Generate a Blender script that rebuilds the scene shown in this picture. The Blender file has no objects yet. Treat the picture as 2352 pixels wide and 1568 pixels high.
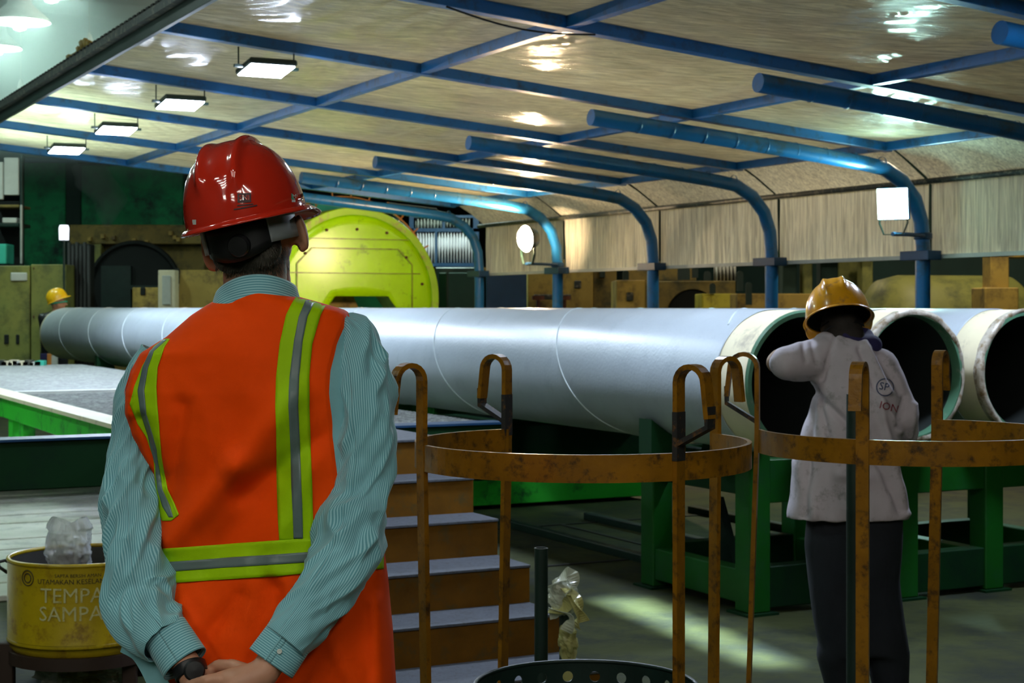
import bpy, bmesh, math, random
from mathutils import Vector, Matrix, noise
from mathutils.bvhtree import BVHTree
PI = math.pi
random.seed(7)
SC = bpy.context.scene
COL = SC.collection

# ------------------------------------------------------------------ camera
F, CX, HY, EYE = 3760.0, 1176.0, 705.0, 1.55        # focal in px of a 2352 px wide frame, horizon row, eye height
cd = bpy.data.cameras.new('camera'); cam = bpy.data.objects.new('camera', cd); COL.objects.link(cam)
cd.sensor_width = 36.0; cd.lens = 36.0 * F / 2352.0
cd.shift_y = -(784.0 - HY) / 2352.0
cam.location = (0, 0, EYE); cam.rotation_euler = (PI / 2, 0, 0)
cd.clip_end = 300
cd.dof.use_dof = True; cd.dof.focus_distance = 3.1; cd.dof.aperture_fstop = 14.0
SC.camera = cam

# ------------------------------------------------------------------ colour management, world
SC.view_settings.view_transform = 'Standard'
SC.view_settings.look = 'None'
SC.view_settings.gamma = 1.0
SC.view_settings.use_curve_mapping = False
SC.view_settings.exposure = 0.0
W_ = bpy.data.worlds.new('hall_air'); SC.world = W_; W_.use_nodes = True
W_.node_tree.nodes['Background'].inputs[0].default_value = (0.35, 0.62, 0.55, 1)
W_.node_tree.nodes['Background'].inputs[1].default_value = 0.02

SC.cycles.max_bounces = 6; SC.cycles.diffuse_bounces = 3; SC.cycles.glossy_bounces = 3; SC.cycles.transmission_bounces = 4
SC.cycles.transparent_max_bounces = 8; SC.cycles.volume_bounces = 0; SC.cycles.use_adaptive_sampling = True; SC.cycles.adaptive_threshold = .03; SC.cycles.caustics_reflective = False; SC.cycles.caustics_refractive = False

# light levels (radiance of the glowing faces)
E_LED, E_FLOOD_C, E_FLOOD_W, E_STRIP, E_BAY = 220.0, 240.0, 750.0, 54.0, 88.0

# plant axes: u runs along the pipes away from the camera, v across them to the right
UA = Vector((-0.455, 0.8905, 0)); VA = Vector((0.8905, 0.455, 0)); ZA = Vector((0, 0, 1))
def W(u, v, z): return UA * u + VA * v + Vector((0, 0, z))
def at(px, py, Y): return Vector(((px - CX) / F * Y, Y, EYE - (py - HY) / F * Y))
def sm(a, b, x):
    t = max(0.0, min(1.0, (x - a) / (b - a))); return t * t * (3 - 2 * t)
def lerp(a, b, t): return a + (b - a) * t
def interp(tab, x):
    if x <= tab[0][0]: return list(tab[0][1:])
    for k in range(len(tab) - 1):
        if x <= tab[k + 1][0]:
            t = (x - tab[k][0]) / (tab[k + 1][0] - tab[k][0])
            return [lerp(p, q, t) for p, q in zip(tab[k][1:], tab[k + 1][1:])]
    return list(tab[-1][1:])
def catmull(pts, n):
    P = [pts[0]] + list(pts) + [pts[-1]]; out = []
    for k in range(1, len(P) - 2):
        for j in range(n):
            t = j / n; a, b, c, d = P[k - 1], P[k], P[k + 1], P[k + 2]
            out.append(tuple(0.5 * (2 * b[i] + (c[i] - a[i]) * t + (2 * a[i] - 5 * b[i] + 4 * c[i] - d[i]) * t * t + (3 * b[i] - a[i] - 3 * c[i] + d[i]) * t ** 3) for i in range(len(b))))
    out.append(tuple(pts[-1])); return out

# ------------------------------------------------------------------ materials
MATS = {}
def lin(c):
    return tuple(((x / 255 + 0.055) / 1.055) ** 2.4 if x > 10 else x / 255 / 12.92 for x in c)
def mat(name, col, rough=0.6, metal=0.0, dirt=None, dscale=6.0, damt=0.5, bump=0.0, bscale=40.0, spec=0.5, var=0.12,
        emit=None, alpha=None, trans=0.0, coat=0.0, stretch=(1, 1, 1), sss=0.0):
    m = bpy.data.materials.new(name); m.use_nodes = True; nt = m.node_tree; N = nt.nodes; L = nt.links
    b = N['Principled BSDF']
    c = tuple(col) + (1,)
    tc = N.new('ShaderNodeTexCoord'); mp = N.new('ShaderNodeMapping'); mp.inputs['Scale'].default_value = stretch
    L.new(tc.outputs['Object'], mp.inputs[0])
    n1 = N.new('ShaderNodeTexNoise'); n1.inputs['Scale'].default_value = dscale; n1.inputs['Detail'].default_value = 6; n1.inputs['Roughness'].default_value = .62
    L.new(mp.outputs[0], n1.inputs['Vector'])
    hs = N.new('ShaderNodeHueSaturation'); hs.inputs['Color'].default_value = c
    mr = N.new('ShaderNodeMapRange'); mr.inputs[1].default_value = .3; mr.inputs[2].default_value = .7
    mr.inputs[3].default_value = 1 - var; mr.inputs[4].default_value = 1 + var
    L.new(n1.outputs[0], mr.inputs[0]); L.new(mr.outputs[0], hs.inputs['Value'])
    out = hs.outputs[0]
    if dirt:
        n2 = N.new('ShaderNodeTexNoise'); n2.inputs['Scale'].default_value = dscale * 2.3; n2.inputs['Detail'].default_value = 9; n2.inputs['Roughness'].default_value = .7
        L.new(mp.outputs[0], n2.inputs['Vector'])
        r = N.new('ShaderNodeMapRange'); r.inputs[1].default_value = .62 - .22 * damt; r.inputs[2].default_value = .72 - .12 * damt
        L.new(n2.outputs[0], r.inputs[0])
        mx = N.new('ShaderNodeMix'); mx.data_type = 'RGBA'; L.new(r.outputs[0], mx.inputs[0]); L.new(out, mx.inputs[6]); mx.inputs[7].default_value = tuple(dirt) + (1,)
        out = mx.outputs[2]
    L.new(out, b.inputs['Base Color'])
    b.inputs['Roughness'].default_value = rough; b.inputs['Metallic'].default_value = metal
    b.inputs['Specular IOR Level'].default_value = spec; b.inputs['Coat Weight'].default_value = coat
    b.inputs['Transmission Weight'].default_value = trans
    if sss: b.inputs['Subsurface Weight'].default_value = sss; b.inputs['Subsurface Radius'].default_value = (.01, .004, .002)
    if alpha is not None: b.inputs['Alpha'].default_value = alpha
    if emit: b.inputs['Emission Color'].default_value = tuple(emit[0]) + (1,); b.inputs['Emission Strength'].default_value = emit[1]
    if bump:
        n3 = N.new('ShaderNodeTexNoise'); n3.inputs['Scale'].default_value = bscale; n3.inputs['Detail'].default_value = 5
        L.new(mp.outputs[0], n3.inputs['Vector'])
        bp = N.new('ShaderNodeBump'); bp.inputs['Strength'].default_value = 1; bp.inputs['Distance'].default_value = bump
        L.new(n3.outputs[0], bp.inputs['Height']); L.new(bp.outputs[0], b.inputs['Normal'])
    MATS[name] = m; return m

# ------------------------------------------------------------------ mesh building
class MB:
    def __init__(s): s.v = []; s.f = []; s.uv = {}; s.fm = {}
    def add(s, vs, fs, mi=None):
        o = len(s.v); s.v += [Vector(p) for p in vs]
        for f in fs:
            if mi: s.fm[len(s.f)] = mi
            s.f.append([i + o for i in f])
        return o
    def box(s, c, h, ax=None, rot=None, mi=None):
        ax = ax or (Vector((1, 0, 0)), Vector((0, 1, 0)), ZA)
        c = Vector(c)
        vs = [c + ax[0] * (h[0] * i) + ax[1] * (h[1] * j) + ax[2] * (h[2] * k) for i in (-1, 1) for j in (-1, 1) for k in (-1, 1)]
        s.add(vs, [(0, 1, 3, 2), (4, 6, 7, 5), (0, 4, 5, 1), (2, 3, 7, 6), (0, 2, 6, 4), (1, 5, 7, 3)], mi); return s
    def ubox(s, u0, u1, v0, v1, z0, z1, mi=None):
        return s.box(W((u0 + u1) / 2, (v0 + v1) / 2, (z0 + z1) / 2), (abs(u1 - u0) / 2, abs(v1 - v0) / 2, abs(z1 - z0) / 2), (UA, VA, ZA), mi=mi)
    def wbox(s, x0, x1, y0, y1, z0, z1, mi=None):
        return s.box(((x0 + x1) / 2, (y0 + y1) / 2, (z0 + z1) / 2), (abs(x1 - x0) / 2, abs(y1 - y0) / 2, abs(z1 - z0) / 2), mi=mi)
    def pbox(s, px0, px1, py0, py1, Y, d):                       # camera-parallel front face at depth Y, d deep
        a = at(px0, py1, Y); b = at(px1, py0, Y); return s.wbox(a.x, b.x, Y, Y + d, a.z, b.z)
    def bar(s, a, b, w, h, up=ZA):                                # rectangular bar between two points
        a = Vector(a); b = Vector(b); d = (b - a); l = d.length; d.normalize()
        x = d.cross(up); x = x.normalized() if x.length > 1e-6 else Vector((1, 0, 0)); z = x.cross(d)
        return s.box((a + b) / 2, (l / 2, w / 2, h / 2), (d, x, z))
    def strip(s, path, w, th, side):                              # flat bar following a path; side(k) = width direction
        n = len(path); ring = []
        for k, p in enumerate(path):
            p = Vector(p); t = (Vector(path[min(n - 1, k + 1)]) - Vector(path[max(0, k - 1)])).normalized()
            sd = side(k) if callable(side) else side
            sd = (sd - t * sd.dot(t)).normalized(); nn = t.cross(sd)
            ring.append([p + sd * (w / 2 * a) + nn * (th / 2 * b) for a, b in ((-1, -1), (1, -1), (1, 1), (-1, 1))])
        vs = [q for r in ring for q in r]; fs = [(0, 3, 2, 1), tuple(4 * (n - 1) + i for i in range(4))]
        for k in range(n - 1):
            for i in range(4):
                j = (i + 1) % 4; fs.append((4 * k + i, 4 * k + j, 4 * k + 4 + j, 4 * k + 4 + i))
        s.add(vs, fs); return s
    def tube(s, path, r, n=12, cap=True, closed=False, up=None):
        P = [Vector(p) for p in path]; m = len(P); R = r if isinstance(r, (list, tuple)) else [r] * m
        t0 = (P[1] - P[0]).normalized(); x = t0.orthogonal().normalized() if up is None else (up - t0 * up.dot(t0)).normalized()
        vs = []
        for k in range(m):
            if closed: t = (P[(k + 1) % m] - P[k - 1]).normalized()
            else: t = (P[min(m - 1, k + 1)] - P[max(0, k - 1)]).normalized()
            x = (x - t * x.dot(t)).normalized(); y = t.cross(x)
            for i in range(n):
                a = 2 * PI * i / n; vs.append(P[k] + (x * math.cos(a) + y * math.sin(a)) * R[k])
        fs = []
        for k in range(m if closed else m - 1):
            kk = (k + 1) % m
            for i in range(n):
                j = (i + 1) % n; fs.append((k * n + i, k * n + j, kk * n + j, kk * n + i))
        if cap and not closed: fs += [tuple(reversed(range(n))), tuple((m - 1) * n + i for i in range(n))]
        s.add(vs, fs); return s
    def lathe(s, prof, c, axis=ZA, n=32, x=None, a0=0, a1=2 * PI):          # prof = (radius, height) pairs
        axis = Vector(axis).normalized(); x = x or axis.orthogonal().normalized(); y = axis.cross(x); c = Vector(c)
        full = abs(a1 - a0 - 2 * PI) < 1e-6; m = n if full else n + 1
        vs = [c + axis * h + (x * math.cos(a0 + (a1 - a0) * i / n) + y * math.sin(a0 + (a1 - a0) * i / n)) * r for r, h in prof for i in range(m)]
        fs = []
        for k in range(len(prof) - 1):
            for i in range(n):
                j = (i + 1) % m if full else i + 1; fs.append((k * m + i, k * m + j, (k + 1) * m + j, (k + 1) * m + i))
        s.add(vs, fs); return s
    def grid(s, fn, nu, nv, uv=False, flip=False, wrap=False):
        o = len(s.v); s.v += [Vector(fn(i / nu, j / nv)) for j in range(nv + 1) for i in range(nu + 1)]
        for j in range(nv):
            for i in range(nu):
                a = j * (nu + 1) + i; f = (a, a + 1, a + nu + 2, a + nu + 1)
                if flip: f = f[::-1]
                if uv:
                    q = [(i / nu, j / nv), ((i + 1) / nu, j / nv), ((i + 1) / nu, (j + 1) / nv), (i / nu, (j + 1) / nv)]
                    s.uv[len(s.f)] = q[::-1] if flip else q
                s.f.append([o + x for x in f])
        return s
    def prism(s, poly, origin, ax, ay, az, depth):                # polygon in (ax, ay) extruded along az
        n = len(poly); origin = Vector(origin)
        vs = [origin + ax * p[0] + ay * p[1] for p in poly] + [origin + ax * p[0] + ay * p[1] + az * depth for p in poly]
        s.add(vs, [tuple(reversed(range(n))), tuple(range(n, 2 * n))] + [(i, (i + 1) % n, n + (i + 1) % n, n + i) for i in range(n)]); return s
    def frompoly(s, me, T=None):
        s.add([(T @ v.co if T else v.co.copy()) for v in me.vertices], [list(p.vertices) for p in me.polygons]); return s

ORG = {}
def root_of(o):
    while o.parent: o = o.parent
    return o
def link(name, me, parent=None, origin=None, smooth=False):
    o = bpy.data.objects.new(name, me); COL.objects.link(o)
    org = ORG[root_of(parent).name] if parent else origin
    if org is None:
        xs = [v.co for v in me.vertices]
        org = Vector(((min(v.x for v in xs) + max(v.x for v in xs)) / 2, (min(v.y for v in xs) + max(v.y for v in xs)) / 2, min(v.z for v in xs)))
    me.transform(Matrix.Translation(-org))
    if parent: o.parent = parent
    else: o.location = org; ORG[o.name] = org.copy()
    return o
def build(name, mb, m, parent=None, bevel=0.0, smooth=False, solid=0.0, mats=None, origin=None, weld=False, auto=None):
    me = bpy.data.meshes.new(name); me.from_pydata([tuple(v) for v in mb.v], [], mb.f)
    if mb.uv:
        ul = me.uv_layers.new(name='UVMap')
        for fi, q in mb.uv.items():
            for k, li in enumerate(me.polygons[fi].loop_indices): ul.data[li].uv = q[k]
    for k in (mats or [m]): me.materials.append(MATS[k] if isinstance(k, str) else k)
    for fi, mi in mb.fm.items(): me.polygons[fi].material_index = mi
    bm = bmesh.new(); bm.from_mesh(me)
    if weld: bmesh.ops.remove_doubles(bm, verts=bm.verts, dist=1e-5)
    if bevel: bmesh.ops.bevel(bm, geom=[e for e in bm.edges if len(e.link_faces) == 2 and e.calc_face_angle(0) > .5], offset=bevel, segments=1, affect='EDGES', profile=.5)
    bmesh.ops.recalc_face_normals(bm, faces=bm.faces)
    if auto is not None:
        for f in bm.faces: f.smooth = True
        for e in bm.edges:
            if len(e.link_faces) == 2 and e.calc_face_angle(0) > auto: e.smooth = False
    elif smooth:
        for f in bm.faces: f.smooth = True
    bm.to_mesh(me); bm.free()
    o = link(name, me, parent, origin)
    if solid:
        md = o.modifiers.new('thick', 'SOLIDIFY'); md.thickness = solid; md.offset = 0
    return o
def tag(o, label=None, cat=None, group=None, kind=None):
    if label: o['label'] = label
    if cat: o['category'] = cat
    if group: o['group'] = group
    if kind: o['kind'] = kind
    return o
def thing(name, loc, label, cat, group=None):
    o = bpy.data.objects.new(name, None); COL.objects.link(o); o.location = loc; o.empty_display_size = .1
    ORG[o.name] = Vector(loc); return tag(o, label, cat, group)
def struct(name, mb, m, **k): return tag(build(name, mb, m, **k), kind='structure')

# ------------------------------------------------------------------ organic union: capsules + ellipsoids -> one voxel skin
def blob_mesh(parts, vox=0.006, smooth=6, disp=None):
    """parts: ('c', a, b, ra, rb) tapered capsule | ('e', centre, (rx, ry, rz), rotation matrix or None)"""
    bm = bmesh.new()
    for p in parts:
        if p[0] == 'c':
            a, b, ra, rb = Vector(p[1]), Vector(p[2]), p[3], p[4]; d = b - a; l = d.length
            q = d.to_track_quat('Z', 'X').to_matrix().to_4x4() if l > 1e-6 else Matrix.Identity(4)
            n, rows = 16, []
            for k in range(5): t = -PI / 2 + PI / 2 * k / 4; rows.append((ra * math.cos(t), ra * math.sin(t)))
            for k in range(5): t = PI / 2 * k / 4; rows.append((rb * math.cos(t), l + rb * math.sin(t)))
            M = Matrix.Translation(a) @ q; vs = []
            for r, h in rows: vs.append([bm.verts.new(M @ Vector((max(r, 1e-4) * math.cos(2 * PI * i / n), max(r, 1e-4) * math.sin(2 * PI * i / n), h))) for i in range(n)])
            for k in range(len(rows) - 1):
                for i in range(n): bm.faces.new((vs[k][i], vs[k][(i + 1) % n], vs[k + 1][(i + 1) % n], vs[k + 1][i]))
            bm.faces.new(vs[0][::-1]); bm.faces.new(vs[-1])
        else:
            M = Matrix.Translation(Vector(p[1])) @ (p[3].to_4x4() if len(p) > 3 and p[3] else Matrix.Identity(4)) @ Matrix.Diagonal((*p[2], 1))
            bmesh.ops.create_uvsphere(bm, u_segments=24, v_segments=16, radius=1, matrix=M)
    me = bpy.data.meshes.new('tmp'); bm.to_mesh(me); bm.free()
    o = bpy.data.objects.new('tmp', me); COL.objects.link(o)
    r = o.modifiers.new('r', 'REMESH'); r.mode = 'VOXEL'; r.voxel_size = vox
    s = o.modifiers.new('s', 'SMOOTH'); s.factor = .5; s.iterations = smooth
    dg = bpy.context.evaluated_depsgraph_get(); dg.update()
    out = bpy.data.meshes.new_from_object(o.evaluated_get(dg), depsgraph=dg)
    bpy.data.objects.remove(o); bpy.data.meshes.remove(me)
    if disp:
        out.update()
        nn = [v.normal.copy() for v in out.vertices]
        for v, nv in zip(out.vertices, nn): v.co = v.co + disp(v.co, nv)
    for p in out.polygons: p.use_smooth = True
    return out
def blob(name, parts, m, parent=None, vox=0.006, smooth=6, disp=None, matfn=None, mats=None):
    me = blob_mesh(parts, vox, smooth, disp)
    me.name = name; me.materials.clear()
    for k in (mats or [m]): me.materials.append(MATS[k])
    if matfn:
        for p in me.polygons: p.material_index = matfn(p.center)
    return link(name, me, parent)
def bvh_of(o):
    T = Matrix.Translation(ORG[root_of(o).name])
    me = o.data
    return BVHTree.FromPolygons([T @ v.co for v in me.vertices], [list(p.vertices) for p in me.polygons])
def text_mesh(txt, size=1.0, font_bold=False):
    c = bpy.data.curves.new('t', 'FONT'); c.body = txt; c.size = 1.0; c.align_x = 'CENTER'; c.align_y = 'CENTER'; c.resolution_u = 2
    c.offset = 0.0
    o = bpy.data.objects.new('t', c); COL.objects.link(o); dg = bpy.context.evaluated_depsgraph_get(); dg.update()
    me = bpy.data.meshes.new_from_object(o.evaluated_get(dg), depsgraph=dg); bpy.data.objects.remove(o)
    me.transform(Matrix.Scale(size, 4)); return me

# ================================================================== materials
mat('concrete', (.048, .056, .019), .75, spec=.2, dirt=(.02, .025, .018), dscale=1.1, damt=.8, bump=.004, bscale=14, var=.3)
mat('pale_concrete', (.78, .76, .68), .7, dirt=(.5, .5, .45), dscale=2, damt=.4, bump=.003)
mat('hall_wall', (.02, .05, .04), .85, var=.3, dscale=.6)
mat('hall_roof', (.16, .2, .2), .8, var=.25, dscale=.5)
mat('green_wall', (.01, .30, .11), .7, dirt=(.01, .05, .04), dscale=.7, damt=.7, var=.3)
mat('blue_paint', (.008, .15, .45), .38, dirt=(.02, .07, .14), dscale=3, damt=.5, bump=.001, spec=.6)
mat('blue_tube', (.012, .15, .40), .3, dirt=(.03, .09, .15), dscale=2.4, damt=.45, bump=.001, spec=.6)
mat('dark_blue', (.008, .05, .13), .45)
mat('tray_metal', (.03, .036, .033), .5, dirt=(.25, .22, .15), dscale=8, damt=.45)
mat('rubber', (.01, .011, .01), .7)
mat('dark_steel', (.012, .03, .024), .42, var=.2, bump=.0006)
mat('white_steel', (.7, .72, .7), .5)
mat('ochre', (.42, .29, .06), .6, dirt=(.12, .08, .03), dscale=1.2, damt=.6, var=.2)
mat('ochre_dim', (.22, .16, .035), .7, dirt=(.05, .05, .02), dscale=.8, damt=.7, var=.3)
mat('machine_yellow', (.55, .5, .05), .5, dirt=(.2, .15, .03), dscale=1.5, damt=.45)
mat('cabinet', (.24, .25, .06), .55, dirt=(.07, .08, .03), dscale=.7, damt=.6, var=.3)
mat('pale_sheet', (.5, .52, .48), .6, var=.1)
mat('green_lit', (.03, .5, .03), .45, dirt=(.01, .12, .02), dscale=1.7, damt=.3)  # brighter green: lamp light on the platform beams is put into the colour
mat('green_paint', (.0045, .085, .007), .5, spec=.3, dirt=(.01, .09, .02), dscale=1.7, damt=.55, var=.25)
mat('deep_green', (.002, .030, .007), .6, spec=.2, dirt=(.002, .02, .008), dscale=1.5, damt=.6)
mat('lime_disc', (.52, .98, .001), .34, dirt=(.24, .5, .01), dscale=1.6, damt=.2, bump=.008, bscale=3.5, spec=.4, var=.12, coat=.5)
MATS['lime_disc'].node_tree.nodes['Principled BSDF'].inputs['Coat Roughness'].default_value = .22
mat('lime_rim', (.30, .42, .03), .35, dirt=(.15, .1, .02), dscale=3, damt=.6, bump=.004, bscale=10)
mat('rust', (.10, .03, .015), .8)
mat('teal', (.05, .5, .36), .5)
mat('orange_paint', (.75, .28, .06), .5)
mat('cream', (.75, .68, .48), .55, dirt=(.45, .4, .3), dscale=2, damt=.2)
mat('pipe_coat', (.44, .50, .56), .34, dirt=(.38, .44, .5), dscale=3, damt=.3, bump=.0012, bscale=60, spec=.5, var=.06)
mat('seam', (.62, .70, .74), .35)
mat('pipe_steel', (.10, .24, .15), .28, metal=.0, dirt=(.3, .32, .25), dscale=9, damt=.3, spec=.8, bump=.001)
mat('lip_wrap', (.5, .46, .4), .35, dirt=(.2, .13, .06), dscale=8, damt=.8, bump=.006, bscale=14)
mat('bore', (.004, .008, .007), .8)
mat('rack_yellow', (.26, .115, .005), .3, dirt=(.05, .025, .01), dscale=11, damt=.5, bump=.0012, bscale=40, spec=.6, var=.25)
mat('rack_burnt', (.015, .016, .016), .7, dirt=(.2, .08, .01), dscale=14, damt=.35)
mat('step_paint', (.17, .072, .004), .65, spec=.2, dirt=(.10, .07, .02), dscale=4, damt=.45, var=.3)
mat('tread', (.09, .10, .125), .75, dirt=(.06, .06, .06), dscale=20, damt=.5, bump=.002, bscale=160)
mat('drum_yellow', (.50, .36, .006), .32, dirt=(.25, .14, .01), dscale=5, damt=.45, bump=.001, spec=.6, var=.18)
mat('drum_inside', (.05, .05, .045), .7)
mat('stencil', (.62, .60, .30), .7, dirt=(.5, .38, .03), dscale=25, damt=.45)
mat('black_print', (.05, .04, .02), .7)
mat('brown_iron', (.035, .018, .012), .6)
mat('black_plastic', (.006, .006, .006), .4)
mat('glass_led', (1, 1, 1), .5, emit=((.70, .82, 1.0), E_LED))
mat('glass_flood_cool', (1, 1, 1), .5, emit=((.55, 1.0, .88), E_FLOOD_C))
mat('glass_flood_warm', (1, 1, 1), .5, emit=((1.0, .72, .42), E_FLOOD_W))
mat('tube_glow', (1, 1, 1), .5, emit=((1.0, .97, .86), E_STRIP))
mat('bay_glow_warm', (1, 1, 1), .5, emit=((1.0, .86, .62), E_BAY))
mat('bay_glow', (1, 1, 1), .5, emit=((.72, 1.0, .90), E_BAY))

def film(name, col, rough, wrinkle, trans):
    m = bpy.data.materials.new(name); m.use_nodes = True; N = m.node_tree.nodes; L = m.node_tree.links; b = N['Principled BSDF']
    tc = N.new('ShaderNodeTexCoord'); n = N.new('ShaderNodeTexNoise'); n.inputs['Scale'].default_value = .9; n.inputs['Detail'].default_value = 3
    L.new(tc.outputs['Object'], n.inputs[0])
    rr = N.new('ShaderNodeMapRange'); rr.inputs[1].default_value = .38; rr.inputs[2].default_value = .62; rr.inputs[3].default_value = rough * .6; rr.inputs[4].default_value = rough * 1.6
    L.new(n.outputs[0], rr.inputs[0]); L.new(rr.outputs[0], b.inputs['Roughness'])
    n2 = N.new('ShaderNodeTexNoise'); n2.inputs['Scale'].default_value = 2.2; n2.inputs['Detail'].default_value = 5
    L.new(tc.outputs['Object'], n2.inputs[0])
    cr = N.new('ShaderNodeMix'); cr.data_type = 'RGBA'; L.new(n2.outputs[0], cr.inputs[0])
    cr.inputs[6].default_value = tuple(x * .8 for x in col) + (1,); cr.inputs[7].default_value = tuple(min(1, x * 1.2) for x in col) + (1,)
    L.new(cr.outputs[2], b.inputs['Base Color'])
    # fine gathers of the stretched film
    mp = N.new('ShaderNodeMapping'); mp.inputs['Rotation'].default_value = (0, 0, math.radians(-27)); mp.inputs['Scale'].default_value = wrinkle
    L.new(tc.outputs['Object'], mp.inputs[0])
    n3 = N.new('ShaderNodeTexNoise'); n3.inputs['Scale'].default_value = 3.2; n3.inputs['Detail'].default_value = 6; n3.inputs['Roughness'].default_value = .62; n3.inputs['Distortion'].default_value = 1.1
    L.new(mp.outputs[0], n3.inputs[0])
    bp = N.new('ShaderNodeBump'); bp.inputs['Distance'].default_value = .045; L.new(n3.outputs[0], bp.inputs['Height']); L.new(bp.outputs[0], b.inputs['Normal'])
    c2 = N.new('ShaderNodeMix'); c2.data_type = 'RGBA'; c2.blend_type = 'MULTIPLY'; c2.inputs[0].default_value = 1          # streaks along the creases paint ridge reflections into the film colour
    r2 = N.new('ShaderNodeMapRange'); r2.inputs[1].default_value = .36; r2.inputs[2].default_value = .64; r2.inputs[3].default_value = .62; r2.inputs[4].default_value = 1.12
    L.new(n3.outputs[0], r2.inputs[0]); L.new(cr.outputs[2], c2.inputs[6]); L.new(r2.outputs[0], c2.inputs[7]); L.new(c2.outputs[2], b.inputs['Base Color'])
    b.inputs['Specular IOR Level'].default_value = .9; b.inputs['Coat Weight'].default_value = .5; b.inputs['Coat Roughness'].default_value = .12
    if trans:
        tl = N.new('ShaderNodeBsdfTranslucent'); L.new(c2.outputs[2], tl.inputs[0]); L.new(bp.outputs[0], tl.inputs['Normal']); ms = N.new('ShaderNodeMixShader'); ms.inputs[0].default_value = trans
        L.new(b.outputs[0], ms.inputs[1]); L.new(tl.outputs[0], ms.inputs[2]); L.new(ms.outputs[0], N['Material Output'].inputs['Surface'])
    MATS[name] = m
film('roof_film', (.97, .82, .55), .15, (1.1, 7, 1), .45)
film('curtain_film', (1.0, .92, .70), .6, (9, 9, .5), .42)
for n_ in MATS['curtain_film'].node_tree.nodes:
    if n_.type == 'BUMP': n_.inputs['Distance'].default_value = .007
    if n_.type == 'BSDF_PRINCIPLED': n_.inputs['Coat Weight'].default_value = 0; n_.inputs['Specular IOR Level'].default_value = .12

# ================================================================== hall shell
HU0, HU1, HV0, HV1, HZ = -9.0, 40.0, -9.0, 17.0, 8.6
mb = MB(); mb.ubox(HU0, HU1, HV0, HV1, -.2, 0); struct('floor', mb, 'concrete')
mb = MB(); mb.ubox(HU1, HU1 + .2, HV0, HV1, 0, HZ); struct('wall_back', mb, 'hall_wall')
mb = MB(); mb.ubox(HU0, HU1, HV1, HV1 + .2, 0, HZ); struct('wall_right', mb, 'hall_wall')
mb = MB(); mb.ubox(HU0, HU1, HV0 - .2, HV0, 0, HZ); struct('wall_left', mb, 'hall_wall')
mb = MB(); mb.ubox(HU0 - .2, HU0, HV0, HV1, 0, HZ); struct('wall_front', mb, 'hall_wall')
c_ = MB(); c_.ubox(HU0, HU1, HV0, HV1, HZ, HZ + .2); ce = struct('ceiling', c_, 'hall_roof')
for k in range(14):                                               # roof purlins and panels of the hall
    r = MB(); r.ubox(HU0 + 1 + k * 3.4, HU0 + 1.2 + k * 3.4, HV0, HV1, HZ - .35, HZ - .001); build('roof_beam', r, 'dark_steel', ce)
for k in range(7):
    r = MB(); r.ubox(HU0, HU1, HV0 + .6 + k * 3.9, HV0 + .72 + k * 3.9, HZ - .2, HZ - .002); build('roof_rail', r, 'tray_metal', ce)

# ================================================================== canopy over the pipes
PITCH = 2.17
def UK(k): return 10.89 + PITCH * k
def roofz(v): return 2.865 + .0873 * (9.1 - v)
V_L, V_1, V_2, V_3, V_C = 2.94, 4.835, 7.17, 9.1, 9.5
KS = list(range(-3, 5))
canopy = thing('canopy', W(UK(0), 6, 0), 'blue steel canopy frame hung with wrinkled plastic film over the pipes', 'canopy')
for k in KS:
    u = UK(k)
    r = MB(); r.prism([(V_L - .05, roofz(V_L)), (V_3 + .05, roofz(V_3 + .05)), (V_3 + .05, roofz(V_3) + .11), (V_L - .05, roofz(V_L) + .11)], W(u - .045, 0, 0), VA, ZA, UA, .09)
    build('rafter', r, 'blue_paint', canopy, bevel=.004)
    # bent round tube: horizontal under the rafter, elbow, then the post down to the floor
    path = [(6.23, roofz(6.23) - .115), (7.2, roofz(7.2) - .115), (8.2, roofz(8.2) - .12), (8.85, 2.755), (9.08, 2.72), (9.27, 2.62), (9.41, 2.47), (9.48, 2.28), (9.5, 2.05), (9.5, .02)]
    P = [W(u - .02, v, z) for v, z in path]
    t = MB(); t.tube(P, .064, 18); build('arch_tube', t, 'blue_tube', canopy, auto=.6)
    for q in range(9):
        s = MB()
        vv = 6.65 + q * .3; zz = roofz(vv) - .117
        s.lathe([(.0645, -.006), (.0665, -.002), (.0665, .002), (.0645, .006)], W(u - .02, vv, zz), VA - ZA * .0873, 18)
        build('weld_ring', s, 'blue_tube', canopy)
    cl = MB(); cl.ubox(u - .17, u + .19, V_C - .075, V_C + .075, 1.95, 2.03); build('collar', cl, 'dark_blue', canopy, bevel=.004)
    ft = MB(); ft.ubox(u - .13, u + .11, V_C - .12, V_C + .12, 0.0, .02); build('foot_plate', ft, 'dark_blue', canopy)
for v, w in ((V_1, .07), (V_2, .07), (V_3, .06)):
    for k in KS[:-1]:
        r = MB(); z = roofz(v); r.ubox(UK(k) + .045, UK(k + 1) - .045, v - w / 2, v + w / 2, z + .004, z + .085); build('purlin', r, 'blue_paint', canopy, bevel=.003)
u0, u1 = UK(KS[0]) - .1, UK(4) + .06
r = MB(); r.ubox(u0, u1, V_L - .09, V_L - .05, roofz(V_L) - .02, roofz(V_L) + .07); build('edge_beam', r, 'dark_steel', canopy, bevel=.004)
r = MB(); r.tube([W(u0, 9.53, 2.625), W(u1, 9.53, 2.625)], .026, 10); build('curtain_rail', r, 'tray_metal', canopy, smooth=True)
r = MB(); r.ubox(u0, u1, 9.585, 9.625, 1.965, 2.0); build('eave_rail', r, 'pale_sheet', canopy)

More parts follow.
